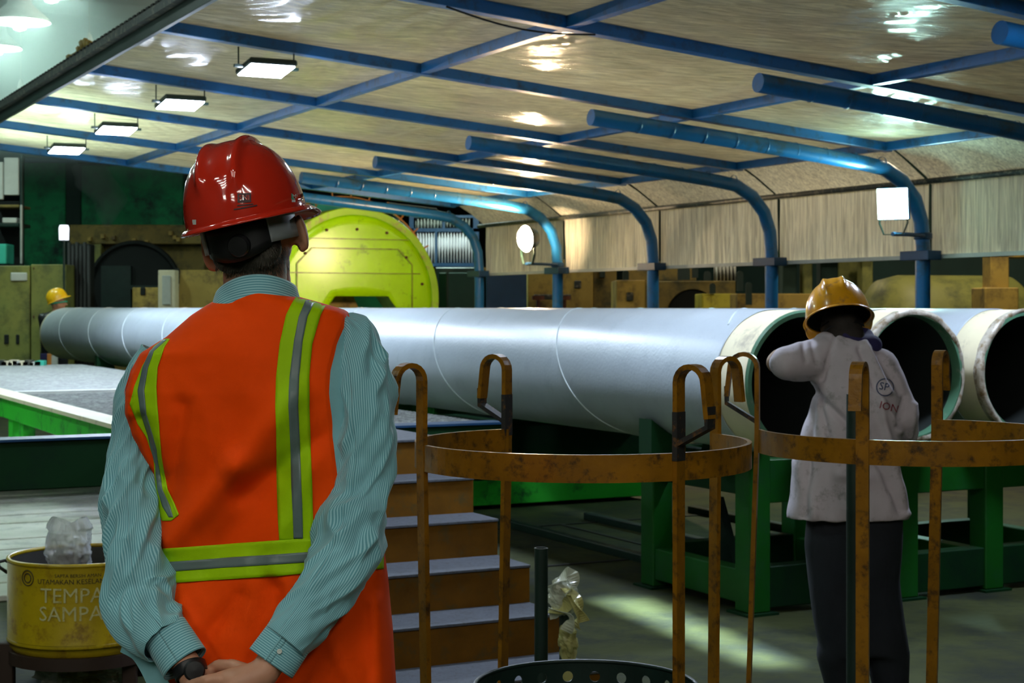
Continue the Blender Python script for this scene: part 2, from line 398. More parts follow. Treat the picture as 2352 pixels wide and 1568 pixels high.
def wrink(x, y, a, ang, f, seed):                                  # gathered film: stretched ridges
    ca, sa = math.cos(ang), math.sin(ang); p, q = x * ca + y * sa, -x * sa + y * ca
    return a * (noise.noise(Vector((p * f * .22, q * f, seed))) + .5 * noise.noise(Vector((p * f * .4, q * f * 2.3, seed + 5))))
bays = [(V_L, V_1), (V_1, V_2), (V_2, V_3)]
sd = 0
for k in KS[:-1]:
    for bi, (va, vb) in enumerate(bays):
        sd += 3.7; ang = random.uniform(-.5, .9); amp = random.uniform(.020, .032)
        ua, ub = UK(k) + .03, UK(k + 1) - .03
        def fn(s, t, ua=ua, ub=ub, va=va, vb=vb, ang=ang, amp=amp, sd=sd):
            u = lerp(ua, ub, s); v = lerp(va + .02, vb - .02, t)
            edge = (1 - (2 * s - 1) ** 4) * (1 - (2 * t - 1) ** 4)
            corner = ((2 * s - 1) ** 2 * .5 + (2 * t - 1) ** 2 * .5)
            sag = -.030 * (1 - (2 * s - 1) ** 2) * (1 - (2 * t - 1) ** 2)
            a2 = ang + (s - .5) * (t - .5) * 3.0
            return W(u, v, roofz(v) + .072 + sag + wrink(s * 2, t * 2, amp, a2, 6.5, sd) * edge * (.35 + corner))
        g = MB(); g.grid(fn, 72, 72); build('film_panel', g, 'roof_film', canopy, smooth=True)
    def fn2(s, t, ua=UK(k) + .02, ub=UK(k + 1) - .02, sd=sd):
        u = lerp(ua, ub, s); v, z = interp([(0, 9.12, 2.93), (.35, 9.36, 2.79), (.7, 9.55, 2.66), (1, 9.6, 2.6)], t)
        return W(u, v + .009 * noise.noise(Vector((s * 36 + t * 3.5, t * .8, sd))), z + .006 * noise.noise(Vector((s * 14, t, sd))))
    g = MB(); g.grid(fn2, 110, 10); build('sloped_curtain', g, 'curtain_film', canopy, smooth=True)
    def fn3(s, t, ua=UK(k) + .02, ub=UK(k + 1) - .02, sd=sd):
        u = lerp(ua, ub, s); return W(u, 9.6 + .010 * noise.noise(Vector((s * 42 + t * 1.8, t * .7, sd + 9))) * (.4 + t), lerp(2.615, 1.985, t))
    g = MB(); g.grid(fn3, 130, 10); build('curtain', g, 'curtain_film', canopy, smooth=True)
# dangling wire along a near rafter
g = MB(); g.tube([W(UK(-1) - .05, lerp(4.0, 5.0, t), roofz(lerp(4, 5, t)) - .01 - .05 * math.sin(PI * t)) for t in [q / 12 for q in range(13)]], .006, 6); build('cable', g, 'rubber', canopy)

# cable chain lying on the left edge beam
ch = thing('cable_chain', W(12, V_L - .1, roofz(V_L) + .16), 'dark dusty cable chain lying along the left roof edge', 'cable chain')
z0 = roofz(V_L) + .072
g = MB(); g.ubox(u0, u1, V_L - .14, V_L - .05, z0, z0 + .012); build('tray', g, 'tray_metal', ch)
g = MB(); g.ubox(u0, u1, V_L - .145, V_L - .139, z0, z0 + .055)
g.ubox(u0, u1, V_L - .056, V_L - .05, z0, z0 + .055); build('side_plates', g, 'tray_metal', ch)
g = MB(); n = int((u1 - u0) / .12)
for q in range(n): g.ubox(u0 + q * .12, u0 + q * .12 + .07, V_L - .15, V_L - .045, z0 + .055, z0 + .07)
tag(build('chain_links', g, 'rubber', ch), kind='stuff')
for dv, rr in ((.07, .012), (.095, .014), (.12, .011)):
    g = MB(); g.tube([W(u0 + (u1 - u0) * q / 40, V_L - dv, z0 + .030 + .008 * noise.noise(Vector((q * .8, dv * 50, 0)))) for q in range(41)], rr, 6); build('cable', g, 'rubber', ch)
g = MB()
for q in range(7): g.tube([W(12.6 + q * .12, V_L - .11, z0 + .08), W(12.65 + q * .12, V_L - .12, z0 + .10 + .04 * math.sin(q)), W(12.72 + q * .12, V_L - .09, z0 + .08)], .024, 6)
tag(build('cloth_bundle', g, 'ochre', ch, smooth=True), label='dirty ochre rag bundle')

# ================================================================== lamps
spots = ['nearest', 'second nearest', 'third', 'farthest']
led0 = None
def led(u, v, label):
    z = roofz(v) - .15
    t = thing('led_light', W(u, v, z - .03), label, 'ceiling light', 'square lights under the canopy')
    ta = math.radians(7); ua = UA * math.cos(ta) - ZA * math.sin(ta); za = ZA * math.cos(ta) + UA * math.sin(ta); c = W(u, v, z)
    g = MB(); g.box(c + za * .022, (.17, .17, .022), (ua, VA, za)); build('housing', g, 'dark_steel', t, bevel=.01)
    g = MB(); g.box(c - za * .004, (.15, .155, .003), (ua, VA, za)); build('diffuser', g, 'glass_led', t)
    for s in (-1, 1):
        g = MB(); g.ubox(u - .02, u + .02, v + s * .20 - .03, v + s * .20 + .03, z + .01, z + .03); build('bracket', g, 'dark_steel', t)
        g = MB(); g.tube([W(u, v + s * .2, z + .02), W(u, v + s * .2, roofz(v) + .001)], .006, 6); build('hanger_rod', g, 'dark_steel', t)
for k, nm in zip(range(4), ('square white light under the canopy, nearest and largest of the row', 'square white light under the canopy, second nearest of the row',
                            'square white light under the canopy, third in the row, above the red helmet side', 'square white light under the canopy, farthest and smallest of the row')):
    led(UK(k), 3.65, nm)
led(UK(-2), 3.75, 'square white light above the frame, over the near pipe end')
led(UK(-2) - .6, 6.2, 'square white light above the frame, over the open pipe ends')

# cool floodlight on the right column, facing the camera
def flood(c, n, size, glow, label, round_=False):
    n = Vector(n).normalized(); x = n.cross(ZA).normalized(); y = x.cross(n) * -1
    if y.z < 0: y = -y
    t = thing('floodlight', c - ZA * size * .7, label, 'floodlight')
    g = MB(); c = Vector(c)
    if round_:
        g.lathe([(size * .1, -.16), (size * .32, -.13), (size * .5, -.02), (size * .53, .0), (size * .5, .008)], c, n, 24); build('housing', g, 'dark_steel', t, smooth=True)
        g = MB(); g.lathe([(0.001, .085), (size * .2, .075), (size * .38, .045), (size * .49, .002)], c, n, 24); build('lens', g, glow, t)
    else:
        g.prism([(-size / 2, -size / 2), (size / 2, -size / 2), (size / 2, size / 2), (-size / 2, size / 2)], c - n * .05, x, y, n, .045); build('housing', g, 'dark_blue', t, bevel=.008)
        g = MB(); g.prism([(-size * .46, -size * .46), (size * .46, -size * .46), (size * .46, size * .46), (-size * .46, size * .46)], c - n * .006, x, y, n, .008); build('lens', g, glow, t)
        g = MB(); g.prism([(-size * .35, -size * .35), (size * .35, -size * .35), (size * .25, size * .3), (-size * .25, size * .3)], c - n * .05, x, y, -n, .07); build('heat_sink', g, 'dark_steel', t)
    b = c - ZA * size * .95; g = MB()
    g.strip([c - x * size * .42 - n * .03, c - x * size * .44 - ZA * size * .6 - n * .03, b - x * size * .3 - n * .03, b + x * size * .3 - n * .03, c + x * size * .44 - ZA * size * .6 - n * .03, c + x * size * .42 - n * .03], .03, .008, n)
    build('bracket', g, 'dark_steel', t); return t
fa = flood(at(2050, 468, 13.6), (-.55, -1, -.15), .27, 'glass_flood_cool', 'square cool-white floodlight clamped to the right blue column')
fb_ = flood(at(1208, 548, 19.35), (-.85, -.53, -.08), .32, 'glass_flood_warm', 'round warm floodlight glaring beside a distant blue column', True)

for t_, c_, k_, sz in ((fa, at(2050, 468, 13.6), 0, .27), (fb_, at(1208, 548, 19.35), 3, .32)):                       # arm that clamps the lamp to its column
    b_ = c_ - ZA * sz * .93; e_ = W(UK(k_) - .09, V_C - .05, 2.02); e_.z = max(2.045, min(b_.z, 2.2))
    g = MB(); g.tube([b_, b_.lerp(e_, .5) + ZA * .004, e_], .018, 8); g.lathe([(.07, -.03), (.08, -.02), (.08, .02), (.07, .03)], W(UK(k_) - .02, V_C, e_.z), ZA, 18); build('clamp_arm', g, 'dark_blue', t_, auto=.6)

# hall lamps: hanging bays over the left aisle, tube fittings over the space behind the camera
bay_at = [(at(45, 52, 17.5), 'big hanging lamp glaring at the upper left edge'), (at(118, -14, 15.5), 'hanging lamp cut by the top edge at upper left'), (at(-6, 112, 22), 'small hanging lamp glowing low at the left edge')]
for c, lb in bay_at + [(Vector((-4.6, 4.0, 6.4)), 'hanging hall lamp over the left aisle, out of view'), (Vector((-5.6, 10.4, 3.9)), 'fill lamp added left of the platform, out of view'), (W(14, 13, 5.2), 'unseen fill lamp added beyond the right curtain, near'), (W(20, 13, 5.2), 'unseen fill lamp added beyond the right curtain, far'), (W(15.5, .3, 5.2), 'unseen fill lamp added over the aisle left of the canopy'), (W(12, 11.5, 4.2), 'unseen fill lamp added close behind the right curtain'), (W(11, 6.2, 6.2), 'hanging hall lamp above the canopy film, near'), (W(17, 6.2, 6.2), 'hanging hall lamp above the canopy film, far'), (Vector((-9.2, 23.5, 5.6)), 'fill lamp added over the far left cabinets, out of view'), (Vector((-1.0, 25.2, 3.7)), 'unseen fill lamp added behind the canopy end by the corrugated screen')]:  # most unseen bays are added to brighten boards, disc, machines and screen
    t = thing('bay_lamp', c, lb, 'lamp', 'hanging hall lamps')
    g = MB(); g.lathe([(.05, .42), (.10, .38), (.13, .2), (.30, .05), (.33, 0), (.32, 0.01), (.12, .19)], c, ZA, 24); build('shade', g, 'white_steel', t, smooth=True)
    g = MB(); g.lathe([(.001, .0), (.2, .0), (.3, .03)], c, ZA, 24); g.lathe([(.001, -.09), (.06, -.07), (.09, -.01), (.07, .05)], c, ZA, 16); build('glow_disc', g, 'bay_glow_warm' if ('canopy film' in lb or 'curtain' in lb) else 'bay_glow', t)
    g = MB(); g.tube([c + ZA * .4, (c.x, c.y, HZ)], .012, 6); build('cable', g, 'rubber', t)
for (px, py, Y, lb) in ((205, 105, 20, 'unlit fan-shaped pendant hanging in front of the hall roof, upper'), (48, 206, 24, 'unlit fan-shaped pendant hanging lower, near the left edge')):
    c = at(px, py, Y); t = thing('pendant', c, lb, 'pendant', 'unlit pendants')
    g = MB(); g.lathe([(.01, .16), (.03, .12), (.05, .04), (.02, -.03), (.001, -.05)], c, ZA, 12); build('hub', g, 'pale_sheet', t, smooth=True)
    for q in range(3):
        a = q * 2.09; g = MB(); g.bar(c + ZA * .02, c + Vector((math.cos(a) * .17, math.sin(a) * .17, -.01)), .05, .008); build('blade', g, 'pale_sheet', t)
    g = MB(); g.tube([c + ZA * .15, (c.x, c.y, HZ)], .006, 6); build('cable', g, 'pale_sheet', t)
for r_ in range(5):
    for s in range(3):
        c = Vector((-4.2 + s * 3.6, -1.6 - r_ * 1.5, 5.6)); t = thing('tube_light', c, 'fluorescent fitting behind the camera, %s row, %s column' % (['first', 'second', 'third', 'fourth', 'fifth'][r_], ['left', 'middle', 'right'][s]), 'ceiling light', 'tube lights behind the camera')
        g = MB(); g.wbox(c.x - .6, c.x + .6, c.y - .12, c.y + .12, c.z + .02, c.z + .07); build('housing', g, 'white_steel', t)
        g = MB(); g.wbox(c.x - .58, c.x + .58, c.y - .08, c.y + .08, c.z, c.z + .018); build('tube', g, 'tube_glow', t)
        for q in (-.5, .5):
            g = MB(); g.tube([(c.x + q, c.y, c.z + .06), (c.x + q, c.y, HZ)], .005, 5); build('hanger_rod', g, 'dark_steel', t)

# unseen strip light added under the canopy to draw the bright floor streak
sd_ = Vector((.34, -.94, 0)).normalized(); lc = Vector((.2, 6.9, 3.08)); tgt = Vector((.85, 7.9, 0)); zz_ = (tgt - lc).normalized(); xx_ = (sd_ - zz_ * sd_.dot(zz_)).normalized(); yy_ = zz_.cross(xx_)
wl = thing('added_strip_light', lc, 'unseen narrow strip light added above the frame to throw the pale floor streak', 'lamp')
g = MB(); g.box(lc - zz_ * .03, (.87, .03, .02), (xx_, yy_, zz_)); build('housing', g, 'dark_steel', wl)
ld = bpy.data.lights.new('strip_beam', 'AREA'); ld.shape = 'RECTANGLE'; ld.size = 1.7; ld.size_y = .04; ld.spread = math.radians(7); ld.energy = 13; ld.color = (.66, .84, 1.0)
lo = bpy.data.objects.new('strip_beam', ld); COL.objects.link(lo); lo.parent = wl; lo.matrix_local = Matrix((xx_, -yy_, -zz_)).transposed().to_4x4()
for q in (-.7, .7):
    e = lc + xx_ * q - zz_ * .04; g = MB(); g.tube([e, (e.x, e.y, 3.42)], .006, 6); build('hanger_rod', g, 'dark_steel', wl)
# ================================================================== pipes
PR = .345
def pipe(v, u_near, u_far, label, phase, wrapped):
    zc = EYE - .008 - PR; t = thing('steel_pipe', W((u_near + u_far) / 2, v, zc - PR), label, 'pipe', 'coated steel pipes')
    n = 72; X = ZA; ax = UA
    band = .25
    g = MB(); g.lathe([(PR - .003, u_near + band - .004), (PR, u_near + band), (PR, u_far - .10), (PR - .003, u_far - .097)], W(0, v, zc), ax, n, X); build('coating', g, 'pipe_coat', t, auto=.6)
    r2 = PR - .006
    g = MB(); g.lathe([(r2, u_near + .012), (r2, u_near + band + .01)], W(0, v, zc), ax, n, X); build('bare_end', g, 'cream', t, smooth=True)
    g = MB(); g.lathe([(r2, u_far - .12), (r2, u_far), (r2 - .02, u_far), (r2 - .02, u_far - .1)], W(0, v, zc), ax, n, X); build('bare_end', g, 'cream', t, auto=.6)
    g = MB(); g.lathe([(r2, u_near + .014), (r2 - .010, u_near), (r2 - .030, u_near), (r2 - .034, u_near + .06)], W(0, v, zc), ax, n, X); build('end_lip', g, 'pipe_steel', t, auto=.5)
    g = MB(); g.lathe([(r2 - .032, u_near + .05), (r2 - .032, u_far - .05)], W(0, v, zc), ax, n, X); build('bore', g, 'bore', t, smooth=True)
    if wrapped:
        g = MB()
        def fn(a, b):
            th = a * 2 * PI; wob = noise.noise(Vector((math.cos(th) * 4, math.sin(th) * 4, b * 2 + v))) * .012
            r, uu = interp([(0, r2 + .001, u_near + .05), (.5, r2 + .006, u_near + .005), (.75, r2 - .008, u_near - .006), (1, r2 - .026, u_near + .0)], b)
            return W(uu + wob, v, zc) + (ZA * math.cos(th) + VA * math.sin(th)) * (r + abs(wob) * .3)
        g.grid(fn, 96, 6); build('lip_wrap', g, 'lip_wrap', t, smooth=True)
    g = MB(); P = []; pitch = 1.66; m = 0; u = u_far - .25
    while u > u_near + band + .06:
        th = 2 * PI * (phase - u) / pitch; P.append(W(u, v, zc) + (ZA * math.cos(th) - VA * math.sin(th)) * (PR + .0005)); u -= .03
    g.tube(P, .0045, 6); build('spiral_seam', g, 'seam', t, smooth=True)
    return t
pipe(4.70, 6.18, 22.5, 'long grey-coated steel pipe nearest the camera, its end by the bending worker', 10.0, False)
pipe(5.65, 6.53, 22.6, 'second steel pipe, open end just right of the bending worker', 9.2, True)
pipe(6.52, 6.62, 22.4, 'third steel pipe, open end cut by the right edge', 8.0, True)
# struts seen inside the second bore
st = thing('bore_brace', W(8.1, 5.65, .9), 'grey cross brace standing inside the second pipe mouth', 'brace')
zc = EYE - .008 - PR
g = MB(); g.bar(W(7.6, 5.60, zc - .30), W(7.6, 5.50, zc + .30), .05, .02, UA); build('upright', g, 'cabinet', st)
g = MB(); g.bar(W(7.62, 5.56, zc - .06), W(7.62, 5.92, zc + .10), .03, .02, UA); build('arm', g, 'cabinet', st)

# ================================================================== pipe stands
def stand(u0, u1, v0, v1, label, mids, hi=.22):
    t = thing('pipe_stand', W((u0 + u1) / 2, (v0 + v1) / 2, 0), label, 'stand', 'green pipe stands')
    w = .13; vs = [v0] + mids + [v1 - w]
    for v in vs:
        for u in (u0, u1 - w):
            g = MB(); g.ubox(u, u + w, v, v + w, .012, .83); build('post', g, 'green_paint', t, bevel=.006)
            g = MB(); g.ubox(u - .03, u + w + .03, v - .03, v + w + .03, 0, .012); build('foot_plate', g, 'deep_green', t)
        g = MB(); g.ubox(u0 + w, u1 - w, v + .01, v + w - .02, .05, hi); build('base_rail', g, 'green_paint', t, bevel=.005)
        g = MB(); g.ubox(u0 + w, u1 - w, v + .01, v + w - .02, .6, .8); build('top_rail', g, 'deep_green', t, bevel=.005)
    for a, b in zip(vs[:-1], vs[1:]):
        for u in (u0, u1 - w):
            g = MB(); g.ubox(u + .01, u + w - .02, a + w, b, .03, hi + .02); build('cross_rail', g, 'deep_green', t, bevel=.005)
            g = MB(); g.ubox(u + .01, u + w - .02, a + w, b, .56, .78); build('top_cross_rail', g, 'green_paint', t, bevel=.005)
    for pv in (4.70, 5.65, 6.52):
        if v0 - .3 < pv < v1 + .3:
            for s in (-1, 1):
                g = MB(); zz = EYE - .008 - 2 * PR; g.prism([(pv + s * .30, zz + .13), (pv + s * .30, .80), (pv + s * .08, .80), (pv + s * .10, zz + .012), (pv + s * .2, zz + .06)], W(u0 + .3, 0, 0), VA, ZA, UA, .12); build('saddle', g, 'deep_green', t)
    return t
stand(6.76, 7.80, 4.79, 7.3, 'green steel stand under the near open pipe ends', [5.75, 6.35])
stand(12.4, 13.4, 4.4, 7.0, 'green steel stand farther back behind the yellow steps', [5.6])
stand(19.0, 20.0, 4.4, 7.0, 'green steel stand under the far pipe ends', [5.5])

# junk and rails between the stands, on the floor
rl = thing('floor_rail', W(9.2, 5.4, 0), 'dark steel rails lying on the floor under the pipes', 'rail')
for v in (5.2, 5.9, 6.8):
    g = MB(); g.ubox(7.9, 10.4, v, v + .07, 0, .05); build('rail', g, 'dark_steel', rl, bevel=.004)
hose = MB(); hose.tube([W(7.9 + .6 * math.sin(q * .35), 5.0 + q * .16, .035 + .2 * max(0, math.sin(q * .7)) * .2) for q in range(14)], .022, 8)
tag(build('hose', hose, 'rubber', smooth=True), 'black hose snaking on the floor under the pipe stand', 'hose')
mbd = thing('machine_bed', W(11.6, 5.6, 0), 'long dark green machine bed with a bright green foot strip under the pipes', 'machine')
g = MB(); g.ubox(11.25, 11.95, 4.25, 6.98, .03, .22); build('foot_strip', g, 'green_lit', mbd, bevel=.006)
g = MB(); g.ubox(11.31, 11.9, 4.25, 7.0, .221, .66); build('body', g, 'deep_green', mbd, bevel=.01)
g = MB(); g.ubox(11.22, 11.95, 4.25, 7.02, .661, .69); build('top_plate', g, 'deep_green', mbd)
for v in (4.5, 5.6, 6.7): g = MB(); g.ubox(11.3, 11.9, v, v + .1, 0, .03); build('foot', g, 'dark_steel', mbd)
g = MB(); g.prism([(0, 0), (.30, 0), (.30, .50), (.24, .50)], W(7.3, 5.12, 0.0), UA, ZA, VA, .05); tag(build('gusset_plate', g, 'dark_steel'), 'dark triangular plate standing inside the near pipe stand', 'plate')
for (u0_, u1_, v0_, v1_) in ((8.6, 8.64, 4.6, 7.0), (10.2, 10.24, 4.6, 7.0), (8.64, 10.2, 5.6, 5.63)):
    g = MB(); g.ubox(u0_, u1_, v0_, v1_, .0005, .006); tag(build('trim_1' if u0_ == 8.6 else 'trim_2' if u0_ == 10.2 else 'trim_3', g, 'rubber'), kind='structure')
# ================================================================== platform, its beams and the steps
pf = thing('platform', W(11, 3, 0), 'raised steel walkway with grey mesh deck and green edge beams left of the pipe', 'platform')
PZ = .895
g = MB(); g.ubox(8.2, 8.32, -4.0, 4.15, PZ - .24, PZ); build('front_beam', g, 'deep_green', pf, bevel=.006)
g = MB(); g.ubox(8.18, 8.36, -4.0, 4.15, PZ, PZ + .012); build('beam_cap', g, 'dark_blue', pf)
g = MB(); g.ubox(8.33, 19.4, 2.10, 2.2, PZ - .14, PZ + .005); build('side_beam', g, 'green_lit', pf, bevel=.005)
g = MB(); g.ubox(8.33, 19.4, 2.07, 2.24, PZ + .006, PZ + .03); build('beam_cap', g, 'cream', pf)
for k in range(5):
    u = 9.2 + k * 2.4; g = MB(); g.ubox(u, u + .12, 3.98, 4.10, 0, PZ - .141); build('leg', g, 'green_lit', pf)
    g = MB(); g.ubox(u + .02, u + .10, 2.2, 3.98, PZ - .14, PZ - .03); build('cross_beam', g, 'green_lit', pf)
for u in (11.5, 11.9): g = MB(); g.ubox(u, u + .16, 2.12, 2.2, PZ - .36, PZ - .141); build('bracket', g, 'green_lit', pf)
# mesh deck: real crossing flats
mat('mesh_steel', (.30, .32, .31), .6, dirt=(.10, .11, .11), dscale=13, damt=.75, var=.5)
def mesh_deck(u0, u1, v0, v1):
    g = MB(); n = int((u1 - u0) / .055)
    for q in range(n): g.ubox(u0 + q * .055, u0 + q * .055 + .016, v0, v1, PZ - .02, PZ + .004)
    n = int((v1 - v0) / .075)
    for q in range(n): g.ubox(u0, u1, v0 + q * .075, v0 + q * .075 + .012, PZ - .02, PZ + .002)
    tag(build('mesh_panel', g, 'mesh_steel', pf), kind='stuff')
mesh_deck(8.36, 12.6, 2.25, 4.1); 
g = MB(); g.ubox(12.62, 12.72, 2.22, 4.1, PZ, PZ + .02); build('joint_strip', g, 'white_steel', pf)
g = MB(); g.ubox(12.74, 18.8, -1.0, 4.1, PZ - .02, PZ + .006); build('deck_plate', g, 'mesh_steel', pf)
g = MB(); g.ubox(12.62, 18.8, -1.2, -1.0, PZ - .1, PZ + .02); build('side_beam', g, 'green_lit', pf)
# bright boards on the ground under the platform
bd = thing('board_floor', W(11, 0, 0), 'pale boards laid flat on the ground below the green platform beam', 'boards')
for k in range(15):
    g = MB(); u = 8.9 + k * .42; g.ubox(u, u + .405, -3.2, 3.6, .0, .03 + .006 * (k % 3)); build('board', g, 'pale_concrete', bd, bevel=.004)

stp = thing('steps', W(6.75, 2.6, 0), 'yellow metal steps with grey treads climbing to the platform', 'steps')
VS, RZ = 3.40, .168
for k in range(6):
    z = .22 + RZ * (k - 1); u = [5.80, 6.18, 6.47, 6.79, 7.05, 7.33][k]; un = [6.18, 6.47, 6.79, 7.05, 7.33, 8.19][k]
    z = max(z, .05)
    zlow = 0 if k == 0 else max(.05, z - RZ)
    g = MB(); g.ubox(u, un + .02, VS - 1.25, VS, z, z + .012); build('tread', g, 'tread', stp, bevel=.002)
    g = MB(); g.ubox(u + .012, u + .028, VS - 1.25, VS, zlow + .012 if k else 0, z); build('riser', g, 'step_paint', stp)
    for s in (0, 1):
        g = MB(); v = VS - .012 - s * 1.23; g.ubox(u + .03, un + .02, v, v + .012, zlow if k < 5 else z - RZ, z); build('side_plate', g, 'step_paint', stp)

# ================================================================== lime annular head behind the pipes
DU, DV, DZ, DR = 20.6, 8.15, 1.55 + 20 * 22.0 / F, 1.225
ds = thing('lime_disc', W(DU, DV, 0), 'huge lime-green steel disc with an octagonal opening behind the pipes', 'machine head')
n = 96
OC = Vector((.09, -.42)); OH = [(-.52, .26), (-.38, .45), (.38, .45), (.52, .26), (.52, -.26), (.38, -.45), (-.38, -.45), (-.52, -.26)]
mat('lime_ring', (.44, .80, .004), .4, dirt=(.45, .36, .12), dscale=2.2, damt=.45, bump=.004, bscale=9)
def disc_pt(th, r): return W(DU, DV, DZ) + (VA * math.cos(th) + ZA * math.sin(th)) * r
def oct_at(th):                                                    # ray from the opening centre to its outline
    d = Vector((math.cos(th), math.sin(th))); best = 9
    for k in range(8):
        p, q = Vector(OH[k]), Vector(OH[(k + 1) % 8]); e = q - p; den = d.x * e.y - d.y * e.x
        if abs(den) < 1e-9: continue
        t = (p.x * e.y - p.y * e.x) / den; w = (p.x * d.y - p.y * d.x) / den
        if t > 0 and -1e-6 <= w <= 1 + 1e-6: best = min(best, t)
    return best
def circ_at(th, R):
    d = Vector((math.cos(th), math.sin(th))); b = OC.dot(d); return -b + math.sqrt(b * b - OC.length_squared + R * R)
def face(s, t):
    th = s * 2 * PI; r = lerp(oct_at(th), circ_at(th, DR - .10), t); q = OC + Vector((math.cos(th), math.sin(th))) * r
    return W(DU, DV + q.x, DZ + q.y)
g = MB(); g.grid(face, n * 2, 8); build('face', g, 'lime_disc', ds, smooth=True, solid=.02)
g = MB(); g.lathe([(DR - .105, .03), (DR - .10, -.03), (DR - .012, -.045), (DR - .003, -.036)], W(DU, DV, DZ), UA, n, ZA); build('face_ring', g, 'lime_ring', ds, auto=.5)
g = MB(); g.lathe([(DR - .003, -.036), (DR, -.03), (DR, .5), (DR - .03, .5), (DR - .03, .05)], W(DU, DV, DZ), UA, n, ZA); build('rim', g, 'lime_rim', ds, auto=.5)
g = MB()
def tunnel(s, t):
    th = s * 2 * PI; q = OC + Vector((math.cos(th), math.sin(th))) * oct_at(th); return W(DU - .03 + t * .45, DV + q.x, DZ + q.y)
g.grid(tunnel, n * 2, 2); build('opening_sleeve', g, 'lime_rim', ds, auto=.5)
# raised octagonal seam and plate joints
for (x0, z0, x1, z1) in ((-.95, .34, .95, .34), (-.78, .80, .78, .80)):
    g = MB(); g.bar(W(DU - .02, DV + x0, DZ + z0), W(DU - .02, DV + x1, DZ + z1), .012, .014, UA); build('plate_joint', g, 'lime_rim', ds)
OS = [(-.83, .46), (-.62, .67), (.62, .67), (.83, .46), (.83, -.5), (-.83, -.5)]
for q in range(5):
    a0, a1 = OS[q - 1], OS[q]
    g = MB(); g.bar(W(DU - .02, DV + a0[0], DZ + a0[1]), W(DU - .02, DV + a1[0], DZ + a1[1]), .016, .016, UA); build('octagon_seam', g, 'lime_rim', ds)
for q in range(14):
    a = q * 2 * PI / 14 + .2; g = MB(); g.lathe([(0, -.035), (.018, -.035), (.02, -.012)], disc_pt(a, .93 if q % 2 else 1.0), UA, 8); build('bolt', g, 'rust', ds)
g = MB(); g.ubox(DU + .02, DU + .4, DV - .8, DV + .8, 0, DZ - .75); build('base', g, 'deep_green', ds)
g = MB(); g.prism([(-.5, -1.0), (.25, -1.0), (.25, -.15), (.12, .12), (-.5, .12)], W(DU + .46, DV, DZ), VA, ZA, UA, .05); build('back_plate', g, 'ochre', ds, bevel=.01)

# ================================================================== machines behind the curtain
def far(name, label, cat, parts, Y, group=None):
    base = None; xs = [p[1][0] for p in parts] + [p[1][1] for p in parts]
    c = at((min(xs) + max(xs)) / 2, 705, Y); t = thing(name, Vector((c.x, c.y, 0)), label, cat, group)
    for p in parts:
        nm, (x0, x1, y0, y1), dy, dp, m = p[:5]
        g = MB(); a = at(x0, y1, Y + dy); b = at(x1, y0, Y + dy); zb = 0 if len(p) > 5 else a.z
        g.wbox(a.x, b.x, Y + dy, Y + dy + dp, zb, b.z); build(nm, g, m, t, bevel=.01)
    return t
def lug(t, px, py0, py1, Y, w=14):
    a = at(px, py1, Y); b = at(px, py0, Y); r = w / F * Y / 2
    g = MB(); g.prism([(-r, a.z), (r, a.z), (r, b.z - r)] + [(r * math.cos(q * PI / 8), b.z - r + r * math.sin(q * PI / 8)) for q in range(1, 8)] + [(-r, b.z - r)], (a.x, Y - .05, 0), Vector((1, 0, 0)), ZA, Vector((0, 1, 0)), .05)
    build('lifting_lug', g, 'dark_steel', t)
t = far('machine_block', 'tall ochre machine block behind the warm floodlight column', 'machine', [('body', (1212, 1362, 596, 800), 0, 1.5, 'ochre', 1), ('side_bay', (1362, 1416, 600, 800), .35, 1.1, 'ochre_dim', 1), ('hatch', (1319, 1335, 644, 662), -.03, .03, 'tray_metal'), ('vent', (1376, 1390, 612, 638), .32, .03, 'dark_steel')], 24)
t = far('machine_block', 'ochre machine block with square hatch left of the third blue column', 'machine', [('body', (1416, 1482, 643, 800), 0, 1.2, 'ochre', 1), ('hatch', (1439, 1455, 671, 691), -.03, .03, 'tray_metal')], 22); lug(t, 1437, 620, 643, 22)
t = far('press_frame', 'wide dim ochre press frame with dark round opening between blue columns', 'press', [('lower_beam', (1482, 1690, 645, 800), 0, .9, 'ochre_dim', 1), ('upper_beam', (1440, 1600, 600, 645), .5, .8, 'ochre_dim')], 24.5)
g = MB(); c = at(1590, 722, 24.4); g.lathe([(0, 0), (.36, 0), (.38, .05)], c, Vector((0, -1, 0)), 32); tag(build('dark_opening', g, 'bore', t), label='round black opening')
for px, a, b, w in ((1570, 608, 643, 28), (1596, 604, 638, 14), (1624, 622, 644, 16)): lug(t, px, a, b, 24.4, w)
t = far('yellow_cabinet', 'bright yellow cabinet just above the pipe between the second and third columns', 'cabinet', [('body', (1612, 1694, 674, 800), 0, .8, 'machine_yellow', 1), ('hatch', (1644, 1662, 708, 722), -.03, .03, 'tray_metal'), ('door_plate', (1614, 1634, 678, 740), -.015, .015, 'machine_yellow')], 21); lug(t, 1636, 650, 674, 21, 13)
t = far('low_beam', 'long low ochre beam behind the second blue column', 'machine', [('beam', (1694, 1870, 674, 760), 0, .7, 'ochre', 1)], 20); lug(t, 1699, 622, 668, 19.9, 14); lug(t, 1719, 648, 700, 19.9, 14)
t = far('valve_stand', 'red valve pipes on the ochre block wall', 'valve', [('header', (1226, 1312, 676, 688), 0, .12, 'tray_metal')], 23.6)
